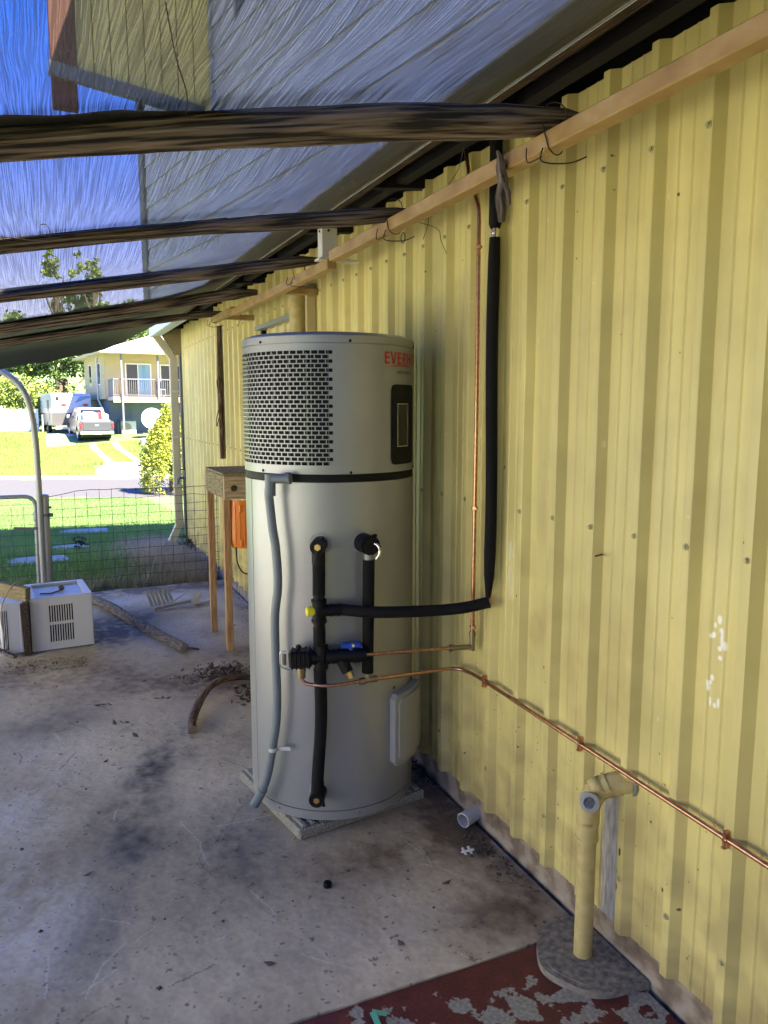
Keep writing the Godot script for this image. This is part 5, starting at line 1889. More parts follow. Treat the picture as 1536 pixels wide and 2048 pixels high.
	single("fallen_motor_part", s, M.grey_wood, "small grey lump of debris lying on top of the old air conditioner", "debris")
	# two weathered timbers against it
	s = begin()
	bar(s, Vector3(-1.708, 0.002, -5.615), Vector3(-1.716, 0.36, -5.62), 0.05, 0.075, Vector3(0, 0, 1), 0.004)
	single("upright_timber", s, M.dark_timber, "short dark timber standing upright against the air conditioner", "timber")
	s = begin()
	bar(s, Vector3(-1.685, 0.428, -5.56), Vector3(-2.10, 0.468, -6.00), 0.045, 0.098, Vector3.UP, 0.004)
	single("top_timber", s, M.board, "weathered timber lying across the top of the air conditioner", "timber")
	s = begin()
	tube(s, spline([Vector3(-1.83, 0.05, -5.60), Vector3(-1.86, 0.30, -5.59), Vector3(-1.80, 0.46, -5.62), Vector3(-1.72, 0.515, -5.68), Vector3(-1.68, 0.50, -5.70)]), 0.0045, 6)
	single("old_cord", s, M.leaf_pale, "pale worn cord looped over the weathered top timber", "cord")
	s = begin()
	bar(s, Vector3(-1.94, 0.075, -5.66), Vector3(-1.785, 0.012, -5.545), 0.035, 0.02, Vector3.UP, 0.003)
	single("wood_offcut", s, M.grey_wood, "pale wood offcut on the slab at the foot of the air conditioner", "offcut")
	# log and branch
	s = begin()
	var lp := []
	var lr := []
	for k in 22:
		var f := k / 21.0
		lp.append(Vector3(lerpf(-1.30, -0.70, f), 0.034 + 0.010 * sin(f * 9), lerpf(-7.05, -5.21, f) + 0.0) + Vector3(0.03 * sin(f * 5), 0, 0))
		lr.append(lerpf(0.040, 0.033, f))
	tube(s, lp, lr, 14, true, 0.28, 8.0)
	single("log", s, M.log_grey, "long thin grey log lying across the slab towards the pine stand", "log")
	s = begin()
	tube(s, spline([Vector3(-0.74, 0.02, -5.26), Vector3(-0.68, 0.03, -5.20), Vector3(-0.63, 0.015, -5.22)]), [0.010, 0.011, 0.012, 0.012, 0.012, 0.012, 0.011, 0.010, 0.009, 0.008, 0.007, 0.006, 0.005], 7, true, 0.3)
	single("split_bark", s, M.log_grey, "short curl of bark at the near end of the grey log", "bark")
	s = begin()
	var sp := spline([Vector3(-0.905, 0.02, -3.86), Vector3(-0.885, 0.03, -3.98), Vector3(-0.83, 0.045, -4.13), Vector3(-0.74, 0.075, -4.28), Vector3(-0.62, 0.075, -4.40), Vector3(-0.46, 0.05, -4.44)], 7)
	var sr := []
	for k in sp.size():
		sr.append(lerpf(0.024, 0.018, float(k) / sp.size()))
	tube(s, sp, sr, 10, true, 0.32, 2.0)
	tube(s, spline([Vector3(-0.88, 0.03, -4.0), Vector3(-0.875, 0.06, -3.97), Vector3(-0.90, 0.05, -3.92)]), 0.010, 6, true, 0.3)
	single("crooked_branch", s, M.branch, "crooked brown branch lying on the slab left of the heater", "branch")
	# broken louvre by the fence
	var lv := thing("broken_louvre", "broken grey slatted vent lying on the slab near the fence", "vent", Vector3(-0.62, 0, -6.5))
	s = begin()
	var lf := Transform3D(Basis(Vector3.UP, 0.22) * Basis(Vector3.RIGHT, -0.9), Vector3(-0.70, 0.075, -6.60))
	for k in 6:
		s = begin()
		box(s, lf * Transform3D(Basis(Vector3.UP, 0.3), Vector3(-0.10 + k * 0.036, 0, 0)), Vector3(0.032, 0.17, 0.004), 0.001)
		part("slat", s, M.old_plastic, lv)
	s = begin()
	bar(s, Vector3(-0.78, 0.02, -6.44), Vector3(-0.42, 0.05, -6.50), 0.03, 0.025, Vector3.UP, 0.003)
	bar(s, Vector3(-0.66, 0.04, -6.47), Vector3(-0.50, 0.10, -6.55), 0.02, 0.006, Vector3.UP, 0.001)
	part("frame", s, M.old_plastic, lv)
	s = begin()
	bar(s, Vector3(-0.46, 0.03, -6.44), Vector3(-0.40, 0.11, -6.50), 0.06, 0.005)
	bar(s, Vector3(-0.44, 0.012, -6.47), Vector3(-0.30, 0.02, -6.52), 0.03, 0.008)
	part("broken_edge", s, M.leaf_pale, lv)
	# small litter lying about, each a thing
	s = begin()
	lathe(s, [Vector2(0.0145, 0), Vector2(0.0155, 0.004), Vector2(0.0145, 0.016), Vector2(0.010, 0.019), Vector2(0, 0.017)], Transform3D(Basis(), Vector3(-0.693, 0.0, -2.374)), 14)
	single("plastic_lid", s, M.black, "small round black plastic lid on the slab in front of the heater", "lid")
	s = begin()
	bar(s, Vector3(-0.772, 0.012, -1.775), Vector3(-0.775, 0.006, -1.70), 0.016, 0.0025, Vector3.UP)
	bar(s, Vector3(-0.772, 0.013, -1.776), Vector3(-0.735, 0.002, -1.764), 0.015, 0.0025, Vector3.UP)
	single("green_strap", s, M.green_strip, "bent piece of pale green plastic strap on the red paint", "strap")
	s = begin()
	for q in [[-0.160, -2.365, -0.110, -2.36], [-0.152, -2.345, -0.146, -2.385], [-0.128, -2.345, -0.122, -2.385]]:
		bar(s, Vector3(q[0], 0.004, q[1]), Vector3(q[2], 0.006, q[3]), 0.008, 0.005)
	single("sun_fleck_scrap", s, M.white_paint, "tiny white scrap standing in for a fleck of sunlight on the slab right of the paver", "scrap")  # white scrap added in place of a sun fleck
	var spots := [Vector3(-1.46, 0, -2.78), Vector3(-1.23, 0, -4.15), Vector3(-0.98, 0, -4.42), Vector3(-1.30, 0, -4.45), Vector3(-1.05, 0, -4.75), Vector3(-0.80, 0, -4.86), Vector3(-1.34, 0, -3.7), Vector3(-0.58, 0, -2.0), Vector3(-0.98, 0, -2.08), Vector3(-1.18, 0, -3.95), Vector3(-0.30, 0, -2.22)]
	var told := ["small dark leaf on the slab at the far left of the foreground", "dark leaf on the slab left of the crooked branch, mid floor", "curled dark leaf between the branch and the grey log", "dark leaf flake on the slab left of the log's near end", "dark leaf near the middle of the slab, before the log", "dark leaf just in front of the near end of the log", "dark leaf on the left of the slab beyond the damp patch", "small dark leaf just short of the joint by the collar", "dark long leaf at the joint of the red paint", "small dark leaf left of the branch's tip", "small dark leaf near the white sun fleck by the wall"]
	for i in spots.size():
		s = begin()
		leaf(s, spots[i] + Vector3(0, 0.004, 0), 0.016 + 0.012 * rng.randf(), rng.randf() * TAU)
		if i in [1, 2, 3]:
			leaf(s, spots[i] + Vector3(0.03, 0.004, 0.01), 0.02, rng.randf() * TAU)
			leaf(s, spots[i] + Vector3(-0.035, 0.004, -0.004), 0.026, rng.randf() * TAU)
		single("fallen_leaf", s, M.leaf_brown, told[i], "leaf", "dead leaves on the slab")
	# what nobody could count
	s = begin()
	for i in 700:
		var p := Vector3(-3.5 + rng.randf() * 3.45, 0.003, -7.2 + rng.randf() * 5.3)
		if i < 220:
			p = Vector3(-1.85 + rng.randf() * 0.5, 0.003, -5.45 + rng.randf() * 0.25)
		elif i < 380:
			p = Vector3(-0.03 - 0.09 * rng.randf(), 0.003, -7.2 + rng.randf() * 5.3)
		var r := 0.002 + 0.008 * pow(rng.randf(), 2)
		crumb(s, p, r)
	single("grit", s, M.leaf_brown, "crumbs of dirt and leaf scattered over the grey slab", "grit", "", "stuff")
	s = begin()
	for i in 62:
		var p := Vector3(-1.75 + rng.randf() * 0.32, 0.003, -5.40 + rng.randf() * 0.20)
		if i > 26:
			p = Vector3(-1.9 + rng.randf() * 1.5, 0.003, -5.3 + rng.randf() * 1.2)
		crumb(s, p, 0.003 + 0.009 * pow(rng.randf(), 2))
	single("pale_chips", s, M.pale_concrete, "pale chips of concrete on the slab before the air conditioner", "chips", "", "stuff")
	s = begin()
	for i in 420:
		var p := Vector3(-0.60 + rng.randfn() * 0.10, 0.004 + 0.05 * rng.randf(), -4.66 + rng.randfn() * 0.07)
		if i > 250:
			p = Vector3(-0.46 + rng.randfn() * 0.06, 0.004 + 0.05 * rng.randf(), -4.22 + rng.randfn() * 0.10)
		leaf(s, p, 0.008 + 0.018 * rng.randf(), rng.randf() * TAU, 0.8)
	for i in 60:
		var p := Vector3(-0.60 + rng.randfn() * 0.09, 0.01, -4.66 + rng.randfn() * 0.06)
		tube(s, [p, p + Vector3(rng.randfn() * 0.03, 0.02 + 0.03 * rng.randf(), rng.randfn() * 0.03)], 0.002, 4)
	single("leaf_pile", s, M.leaf_brown, "heap of dead leaves and twigs on the slab behind the heater", "leaves", "", "stuff")
	s = begin()
	for i in 260:
		var p := Vector3(0.0 - 0.05 * absf(rng.randfn()), 0.003 + 0.02 * rng.randf(), -3.05 + rng.randfn() * 0.12)
		if i > 160:
			p = Vector3(-0.03 - 0.05 * absf(rng.randfn()), 0.003, -2.35 + rng.randfn() * 0.14)
		leaf(s, p, 0.006 + 0.012 * rng.randf(), rng.randf() * TAU, 0.6)
	single("wall_litter", s, M.leaf_brown, "dark leaf litter caught along the foot of the yellow wall by the heater", "leaves", "", "stuff")

func bx2(s: SurfaceTool, xf: Transform3D, lo: Vector3, hi: Vector3) -> void:
	box(s, xf * Transform3D(Basis(), (lo + hi) / 2), (hi - lo).abs(), 0.0015)

func leaf(s: SurfaceTool, p: Vector3, r: float, turn: float, tilt := 0.25) -> void:
	var b := Basis(Vector3.UP, turn) * Basis(Vector3.RIGHT, rng.randfn() * tilt) * Basis(Vector3.FORWARD, rng.randfn() * tilt)
	var a := b * Vector3(-r, r * 0.2, 0)
	var c := b * Vector3(r, r * 0.25, 0)
	var d := b * Vector3(0, 0, r * 0.42)
	var e := b * Vector3(0, 0, -r * 0.42)
	tri(s, p + a, p + d, p + c)
	tri(s, p + a, p + c, p + e)

func crumb(s: SurfaceTool, p: Vector3, r: float) -> void:
	var t := rng.randf() * TAU
	var q := []
	for k in 4:
		var a := t + k * TAU / 4
		q.append(p + Vector3(cos(a) * r * (0.6 + 0.6 * rng.randf()), -0.002, sin(a) * r * (0.6 + 0.6 * rng.randf())))
	var top := p + Vector3(0, r * 0.55, 0)
	for k in 4:
		face_to(s, [q[k], q[(k + 1) % 4], top], q[k] + q[(k + 1) % 4] - 2 * p + Vector3(0, r, 0))

# ---------------------------------------------------------------- gate, posts, wire fence
func build_fence() -> void:
	var z := -7.5
	var f := thing("wire_fence", "rusty wire mesh fence between the gate post and the shed wall", "fence", Vector3(-0.8, 0, z))
	var x0 := -1.53
	var x1 := -0.03
	var n := 15
	var s: SurfaceTool
	for i in n:
		s = begin()
		var x := lerpf(x0, x1, i / float(n - 1))
		var top := 0.93 - 0.05 * absf(bumps.get_noise_1d(i * 300.0)) + (0.0 if i > 2 else -0.03)
		var pts := []
		for k in 6:
			pts.append(Vector3(x + 0.010 * bumps.get_noise_2d(x * 300, k * 60), lerpf(-0.05, top, k / 5.0), z + 0.03 * bumps.get_noise_2d(x * 40, k * 40)))
		tube(s, pts, 0.0022, 5)
		part("wire", s, M.mesh_wire, f)
	for j in 12:
		s = begin()
		var y := lerpf(0.0, 0.92, pow(j / 11.0, 0.95))
		var pts := []
		for k in 13:
			var x := lerpf(x0 - 0.02, x1 + 0.02, k / 12.0)
			var sag := 0.012 * bumps.get_noise_2d(x * 60, j * 90)
			if j > 9:
				sag += 0.03 * bumps.get_noise_2d(x * 120, j * 90) - (0.04 * maxf(0.0, 1.0 - (x + 1.53) * 4.0) if j == 11 else 0.0)
			pts.append(Vector3(x, y + sag, z + 0.002 + 0.03 * bumps.get_noise_2d(x * 40, y * 200)))
		tube(s, pts, 0.0022 if j < 11 else 0.003, 5)
		part("wire", s, M.mesh_wire, f)
	# gate post
	var p := thing("gate_post", "thick grey steel gate post with a domed cap", "post", Vector3(-1.565, 0, z))
	s = begin()
	tube(s, [Vector3(-1.572, -0.1, z), Vector3(-1.568, 0.4, z), Vector3(-1.563, 0.865, z)], 0.036, 16)
	part("pipe", s, M.galv, p)
	s = begin()
	lathe(s, [Vector2(0.039, 0), Vector2(0.039, 0.018), Vector2(0.032, 0.030), Vector2(0.016, 0.037), Vector2(0, 0.039)], Transform3D(Basis(), Vector3(-1.563, 0.862, z)), 16)
	part("cap", s, M.galv, p)
	s = begin()
	cyl(s, Vector3(-1.564, 0.70, z), Vector3(-1.565, 0.725, z), 0.040, 16)
	cyl(s, Vector3(-1.53, 0.712, z + 0.02), Vector3(-1.50, 0.712, z + 0.02), 0.018, 10)
	cyl(s, Vector3(-1.535, 0.78, z + 0.02), Vector3(-1.51, 0.78, z + 0.02), 0.011, 8)
	part("strap", s, M.galv_dark, p)
	# tall bent pipe (an arch over the gate)
	s = begin()
	var arch := spline([Vector3(-1.612, -0.06, z + 0.03), Vector3(-1.608, 0.5, z + 0.03), Vector3(-1.603, 1.03, z + 0.03), Vector3(-1.610, 1.43, z + 0.03), Vector3(-1.640, 1.69, z + 0.03), Vector3(-1.712, 1.865, z + 0.03), Vector3(-1.86, 1.99, z + 0.03), Vector3(-2.05, 2.05, z + 0.03), Vector3(-2.25, 2.05, z + 0.03)], 6)
	var ar := []
	for k in arch.size():
		ar.append(lerpf(0.024, 0.030, float(k) / arch.size()))
	tube(s, arch, ar, 12, true, 0.03)
	var am := single("bent_pipe", s, M.galv, "tall grey steel pipe arching to the left beside the gate post", "pipe")
	# gate
	var g := thing("pipe_gate", "low grey pipe gate with rounded corner and wire mesh, left of the post", "gate", Vector3(-2.1, 0, z))
	s = begin()
	tube(s, bend([Vector3(-1.650, -0.02, z), Vector3(-1.640, 0.885, z), Vector3(-2.7, 0.892, z)], 0.10, 7), 0.018, 12)
	part("frame", s, M.galv, g)
	s = begin()
	tube(s, [Vector3(-1.655, 0.03, z), Vector3(-2.7, 0.03, z)], 0.016, 10)
	part("bottom_rail", s, M.galv, g)
	s = begin()
	bar(s, Vector3(-1.60, 0.592, z + 0.025), Vector3(-1.83, 0.61, z + 0.025), 0.014, 0.022)
	part("latch_bar", s, M.galv_dark, g)
	s = begin()
	cyl(s, Vector3(-1.644, 0.66, z), Vector3(-1.642, 0.74, z), 0.025, 12)
	part("hinge", s, M.galv, g)
	for i in 10:
		s = begin()
		var x := -1.74 - i * 0.10
		tube(s, [Vector3(x, 0.03, z + 0.016), Vector3(x + 0.01 * bumps.get_noise_1d(i * 200.0), 0.4, z + 0.018), Vector3(x, 0.88 if i > 2 else 0.80, z + 0.016)], 0.002, 5)
		part("wire", s, M.mesh_wire, g)
	for j in 9:
		s = begin()
		var y := 0.08 + j * 0.092
		tube(s, [Vector3(-1.655, y, z + 0.02), Vector3(-2.1, y + 0.012 * bumps.get_noise_1d(j * 150.0), z + 0.02), Vector3(-2.7, y, z + 0.02)], 0.002, 5)
		part("wire", s, M.mesh_wire, g)
	# stepping slabs beyond the fence
	var told := ["broken flat concrete stepping slab in the grass, farthest of three", "flat concrete stepping slab in the grass, middle one of three", "flat pale stepping slab in the grass behind the gate, nearest of three"]
	var sl := [[-1.05, -12.85, 0.72, 0.50], [-1.30, -10.5, 0.44, 0.34], [-1.66, -9.25, 0.62, 0.40]]
	for i in 3:
		s = begin()
		var poly := PackedVector2Array()
		for k in 18:
			var a := TAU * k / 18
			var e := 1.0 + 0.18 * bumps.get_noise_2d(cos(a) * 90 + i * 300, sin(a) * 90)
			var cx := signf(cos(a)) * pow(absf(cos(a)), 0.5)
			var cy := signf(sin(a)) * pow(absf(sin(a)), 0.5)
			poly.append(Vector2(cx * sl[i][2] * 0.5 * e, cy * sl[i][3] * 0.5 * e))
		var y: float = land(sl[i][0], sl[i][1])
		slab(s, poly, 0.06, Transform3D(Basis(Vector3(1, 0, 0), Vector3(0, 0, 1), Vector3(0, -1, 0)), Vector3(sl[i][0], y + 0.012, sl[i][1])))
		single("stepping_slab", s, M.paver, told[i], "slab", "stepping slabs in the lawn")

# ---------------------------------------------------------------- across the street
func fbox(s: SurfaceTool, xf: Transform3D, lo: Vector3, hi: Vector3, b := 0.0) -> void:
	box(s, xf * Transform3D(Basis(), (lo + hi) / 2), (hi - lo).abs(), b)

func build_far_side() -> void:
	mat("roof_white", lin(0.72, 0.71, 0.68), 0.5)
	mat("blue_wall", lin(0.10, 0.145, 0.175), 0.6)
	mat("deck_edge", lin(0.50, 0.36, 0.29), 0.6)
	mat("house_cream", lin(0.46, 0.40, 0.22), 0.6)
	mat("dark_glass", lin(0.010, 0.012, 0.014), 0.08)
	mat("painted_reflection_glass", lin(0.16, 0.34, 0.46), 0.10)  # reflection put into the colour of the pane
	mat("post_grey", lin(0.14, 0.15, 0.16), 0.5)
	mat("ute_grey", lin(0.085, 0.09, 0.095), 0.3, 0.3)
	mat("tyre", lin(0.012, 0.012, 0.012), 0.8)
	mat("tail_red", lin(0.55, 0.03, 0.03), 0.25)
	mat("van_white", lin(0.50, 0.51, 0.52), 0.3)
	mat("van_reflection", lin(0.18, 0.26, 0.42), 0.3)  # blue of a reflection, used as a colour
	mat("van_grey", lin(0.09, 0.085, 0.08), 0.4)
	mat("silver", lin(0.6, 0.6, 0.6), 0.3, 0.8)
	# house
	var tu := deg_to_rad(7)
	var hx := Transform3D(Basis(Vector3(cos(tu), 0, -sin(tu)), Vector3.UP, Vector3(sin(tu), 0, cos(tu))), Vector3(1.75, 0.06, -48.4))
	var h := thing("highset_house", "cream two level house with a white roof and railed balcony across the street", "house", hx.origin)
	var s := begin()
	for i in 12:
		s = begin()
		var y := 2.10 + i * 0.218
		fbox(s, hx, Vector3(-0.002, y, -6.5), Vector3(0.04, y + 0.212, 0.0), 0.006)
		part("wall_board", s, M.house_cream, h)
	s = begin()
	fbox(s, hx, Vector3(0.04, 2.1, -6.5), Vector3(12, 4.72, -0.02))
	part("upper_wall", s, M.house_cream, h)
	s = begin()
	fbox(s, hx, Vector3(0.25, -0.2, -6.3), Vector3(12, 2.1, -0.30))
	part("lower_wall", s, M.blue_wall, h)
	for i in 9:
		s = begin()
		fbox(s, hx, Vector3(0.25 + i * 0.6, 0.0, -0.30), Vector3(0.27 + i * 0.6, 2.1, -0.285))
		part("cover_strip", s, M.blue_wall, h)
	s = begin()
	fbox(s, hx, Vector3(0.12, 2.02, -0.02), Vector3(12, 2.22, 1.62))
	part("deck", s, M.deck_edge, h)
	s = begin()
	fbox(s, hx, Vector3(0.12, 1.90, 1.55), Vector3(12, 2.018, 1.66))
	part("deck_beam", s, M.house_cream, h)
	for x in [0.62, 2.68, 4.9]:
		s = begin()
		fbox(s, hx, Vector3(x - 0.05, -0.1 if x < 1 else 2.2, 1.66), Vector3(x + 0.05, 4.62, 1.76))
		part("post", s, M.post_grey, h)
	s = begin()
	fbox(s, hx, Vector3(0.15, 3.20, 1.56), Vector3(6, 3.26, 1.62))
	fbox(s, hx, Vector3(0.15, 2.30, 1.57), Vector3(6, 2.34, 1.61))
	part("hand_rail", s, M.post_grey, h)
	s = begin()
	fbox(s, hx, Vector3(0.14, 2.23, 0.2), Vector3(0.18, 3.24, 1.6))
	part("side_screen", s, M.post_grey, h)
	for i in 48:
		s = begin()
		var x := 0.25 + i * 0.115
		fbox(s, hx, Vector3(x - 0.009, 2.33, 1.58), Vector3(x + 0.009, 3.21, 1.60))
		part("baluster", s, M.post_grey, h)
	for d in [[1.18, 2.72, 2.25, 4.22], [3.22, 4.6, 2.25, 4.2]]:
		s = begin()
		fbox(s, hx, Vector3(d[0], d[3] - 0.08, -0.02), Vector3(d[1], d[3], 0.03))
		fbox(s, hx, Vector3(d[0], d[2], -0.02), Vector3(d[0] + 0.08, d[3] - 0.08, 0.03))
		fbox(s, hx, Vector3(d[1] - 0.08, d[2], -0.02), Vector3(d[1], d[3] - 0.08, 0.03))
		var dr := part("glass_door", s, M.white_paint, h)
		s = begin()
		var mid: float = (d[0] + d[1]) / 2 - 0.05
		fbox(s, hx, Vector3(d[0] + 0.08, d[2], -0.02), Vector3(mid, d[3] - 0.08, 0.005))
		part("opening", s, M.dark_glass, dr)
		s = begin()
		fbox(s, hx, Vector3(mid + 0.05, d[2], -0.02), Vector3(d[1] - 0.08, d[3] - 0.08, 0.012))
		part("pane", s, M.painted_reflection_glass if d[0] < 2 else M.dark_glass, dr)
		s = begin()
		fbox(s, hx, Vector3(mid, d[2], -0.02), Vector3(mid + 0.05, d[3] - 0.08, 0.02))
		part("stile", s, M.white_paint, dr)
	for z in [-1.5, -4.3]:
		s = begin()
		fbox(s, hx, Vector3(-0.03, 2.95, z - 0.4), Vector3(0.0, 4.25, z + 0.4))
		var wn := part("window", s, M.white_paint, h)
		s = begin()
		fbox(s, hx, Vector3(-0.035, 3.0, z - 0.34), Vector3(-0.029, 4.2, z + 0.34))
		part("pane", s, M.dark_glass, wn)
	s = begin()
	var ev := 4.66
	var e := [Vector3(-0.55, ev, 1.95), Vector3(12.6, ev, 1.95), Vector3(12.6, ev, -7.2), Vector3(-0.55, ev, -7.2)]
	var r0 := Vector3(4.0, ev + 1.65, -2.6)
	var r1 := Vector3(8.0, ev + 1.65, -2.6)
	var up := Vector3(0, 0.14, 0)
	face_to(s, [hx * (e[0] + up), hx * (e[1] + up), hx * r1, hx * r0], Vector3(0, 1, 1))
	face_to(s, [hx * (e[1] + up), hx * (e[2] + up), hx * r1], Vector3(1, 1, 0))
	face_to(s, [hx * (e[2] + up), hx * (e[3] + up), hx * r0, hx * r1], Vector3(0, 1, -1))
	face_to(s, [hx * (e[3] + up), hx * (e[0] + up), hx * r0], Vector3(-1, 1, 0))
	var rf := part("roof", s, M.roof_white, h)
	s = begin()
	for i in 4:
		var a: Vector3 = e[i]
		var b: Vector3 = e[(i + 1) % 4]
		bar(s, hx * (a + Vector3(0, 0.07, 0)), hx * (b + Vector3(0, 0.07, 0)), 0.10, 0.13)
	part("gutter", s, M.house_cream, rf)
	s = begin()
	face_to(s, [hx * (e[0] + up * 0.3), hx * (e[1] + up * 0.3), hx * (e[2] + up * 0.3), hx * (e[3] + up * 0.3)], Vector3(0, -1, 0))
	part("soffit", s, M.house_cream, rf)
	s = begin()
	tube(s, [hx * Vector3(-0.06, 4.6, -1.9), hx * Vector3(-0.06, 2.1, -1.9), hx * Vector3(0.1, 1.6, -1.7), hx * Vector3(0.1, 0, -1.7)], 0.05, 8)
	part("drain_pipe", s, M.off_white, h)
	# things by the house
	var ch := thing("balcony_chair", "dark chair on the balcony of the house across the street", "chair", hx * Vector3(3.05, 2.22, 0.7))
	s = begin()
	fbox(s, hx, Vector3(2.82, 2.64, 0.5), Vector3(3.30, 2.70, 0.95), 0.01)
	part("seat", s, M.post_grey, ch)
	s = begin()
	fbox(s, hx, Vector3(2.84, 2.72, 0.48), Vector3(3.28, 3.15, 0.53), 0.01)
	part("backrest", s, M.post_grey, ch)
	for q in [[2.84, 0.52], [3.28, 0.52], [2.84, 0.93], [3.28, 0.93]]:
		s = begin()
		fbox(s, hx, Vector3(q[0] - 0.02, 2.22, q[1] - 0.02), Vector3(q[0] + 0.02, 2.645, q[1] + 0.02))
		part("leg", s, M.post_grey, ch)
	var au := thing("outdoor_unit", "white air conditioning outdoor unit against the blue lower wall, beside the parked ute", "air conditioner", hx * Vector3(1.1, 0, 0.5))
	s = begin()
	fbox(s, hx, Vector3(0.72, 0.05, 0.3), Vector3(1.55, 0.82, 0.65), 0.02)
	part("case", s, M.off_white, au)
	s = begin()
	lathe(s, [Vector2(0.27, 0), Vector2(0.27, 0.02), Vector2(0.23, 0.022), Vector2(0.22, 0.008), Vector2(0.06, 0.006), Vector2(0, 0.012)], hx * Transform3D(Basis(Vector3.RIGHT, PI / 2), Vector3(1.0, 0.44, 0.65)), 24)
	part("fan_guard", s, M.leaf_pale, au)
	s = begin()
	fbox(s, hx, Vector3(0.55, 0.86, 0.2), Vector3(1.5, 0.92, 0.9))
	for x in [0.6, 1.45]:
		fbox(s, hx, Vector3(x - 0.03, 0, 0.22), Vector3(x + 0.03, 0.86, 0.28))
	single("shelf_table", s, M.blue_wall, "blue grey shelf table over the outdoor unit by the blue wall", "table")
	var sd := thing("satellite_dish", "big round white dish on a short post before the blue wall", "satellite dish", Vector3(4.0, 0.08, -45.4))
	s = begin()
	lathe(s, [Vector2(0, -0.10), Vector2(0.3, -0.075), Vector2(0.5, -0.03), Vector2(0.60, 0.0), Vector2(0.60, 0.012), Vector2(0.5, -0.015), Vector2(0.3, -0.06), Vector2(0, -0.085)], frame_on(Vector3(-0.05, 0.22, 1), Vector3(4.0, 1.06, -45.4)), 32)
	part("reflector", s, M.van_white, sd)
	s = begin()
	cyl(s, Vector3(3.98, -0.2, -45.55), Vector3(3.98, 1.0, -45.55), 0.045, 8)
	part("post", s, M.post_grey, sd)
	s = begin()
	cyl(s, Vector3(4.0, 1.0, -45.3), Vector3(3.97, 1.22, -44.8), 0.018, 6)
	part("arm", s, M.off_white, sd)
	s = begin()
	bx(s, Vector3(3.1, -0.6, -43.9), Vector3(3.75, 0.02, -43.3), 0.08)
	single("white_block", s, M.pale_concrete, "pale concrete block low on the lawn left of the golden bush", "block")
	# utility
	var uh := Vector3(-0.10, 0, -0.995).normalized()
	var us := Vector3(-uh.z, 0, uh.x)
	var rise := Vector3(0, 0.035, 0)
	var ux := Transform3D(Basis(us, Vector3.UP, -uh), Vector3(1.02, -0.24, -45.35))
	ux.basis = ux.basis * Basis(Vector3.RIGHT, 0.045)
	# local: x to the vehicle's right, y up, -z forwards; rear at z = 0
	var u := thing("parked_ute", "grey dual cab ute parked on the driveway, rear towards us, white load in its tray", "ute", ux.origin)
	s = begin()
	var prof := PackedVector2Array()
	for q in [[0.02, 0.60], [0.0, 0.75], [0.02, 1.14], [1.55, 1.16], [3.75, 1.16], [4.3, 1.13], [4.95, 1.02], [5.15, 0.85], [5.15, 0.5], [4.85, 0.42]]:
		prof.append(Vector2(q[0], q[1]))
	for k in 9:
		var a := PI * k / 8.0
		prof.append(Vector2(4.30 + cos(a) * 0.45, 0.42 + sin(a) * 0.42))
	for k in 9:
		var a := PI * k / 8.0
		prof.append(Vector2(1.08 + cos(a) * 0.45, 0.42 + sin(a) * 0.42))
	prof.append(Vector2(0.5, 0.42))
	slab(s, prof, 1.80, ux * Transform3D(Basis(Vector3(0, 0, -1), Vector3.UP, Vector3(1, 0, 0)), Vector3.ZERO))
	var body := part("body", s, M.ute_grey, u)
	s = begin()
	var cb := [Vector3(-0.84, 1.15, -1.58), Vector3(0.84, 1.15, -1.58), Vector3(0.84, 1.15, -3.95), Vector3(-0.84, 1.15, -3.95)]
	var ct := [Vector3(-0.66, 1.80, -1.95), Vector3(0.66, 1.80, -1.95), Vector3(0.66, 1.78, -3.1), Vector3(-0.66, 1.78, -3.1)]
	for i in 4:
		var j := (i + 1) % 4
		face_to(s, [ux * cb[i], ux * cb[j], ux * ct[j], ux * ct[i]], ux.basis * (cb[i] + cb[j] - Vector3(0, 2.3, -5.5)))
	face_to(s, [ux * ct[0], ux * ct[1], ux * ct[2], ux * ct[3]], Vector3.UP)
	part("cab", s, M.ute_grey, u)
	for q in [[0, "rear_window", 0.10, 0.90], [1, "side_window", 0.06, 0.45], [1, "side_window", 0.50, 0.86], [3, "side_window", 0.14, 0.50], [3, "side_window", 0.55, 0.94], [2, "windscreen", 0.06, 0.94]]:
		s = begin()
		var i: int = q[0]
		var j := (i + 1) % 4
		var outw: Vector3 = (cb[i] + cb[j]) / 2 - Vector3(0, 1.15, -2.76)
		outw = outw.normalized() * 0.012
		var w := []
		for f in [[q[2], 0.14], [q[3], 0.14], [q[3], 0.86], [q[2], 0.86]]:
			var p: Vector3 = (cb[i] as Vector3).lerp(cb[j], f[0]).lerp((ct[i] as Vector3).lerp(ct[j], f[0]), f[1])
			w.append(ux * (p + outw))
		face_to(s, w, ux.basis * outw)
		part(q[1], s, M.dark_glass, u)
	for q in [[-0.86, -1.08], [0.86, -1.08], [-0.86, -4.30], [0.86, -4.30]]:
		s = begin()
		var wx := ux * Transform3D(Basis(Vector3(0, 0, 1), Vector3(signf(q[0]), 0, 0), Vector3(0, signf(q[0]), 0)), Vector3(q[0] - signf(q[0]) * 0.2, 0.39, q[1]))
		lathe(s, [Vector2(0.0, 0.0), Vector2(0.33, 0.0), Vector2(0.39, 0.03), Vector2(0.39, 0.20), Vector2(0.33, 0.235), Vector2(0.24, 0.23)], wx, 24)
		var ty := part("wheel", s, M.tyre, u)
		s = begin()
		lathe(s, [Vector2(0.24, 0.225), Vector2(0.2, 0.18), Vector2(0.06, 0.2), Vector2(0, 0.21)], wx, 12)
		part("rim", s, M.silver, ty)
	s = begin()
	fbox(s, ux, Vector3(-0.72, 0.66, -0.01), Vector3(0.72, 1.12, 0.022), 0.02)
	var tg := part("tailgate", s, M.ute_grey, u)
	s = begin()
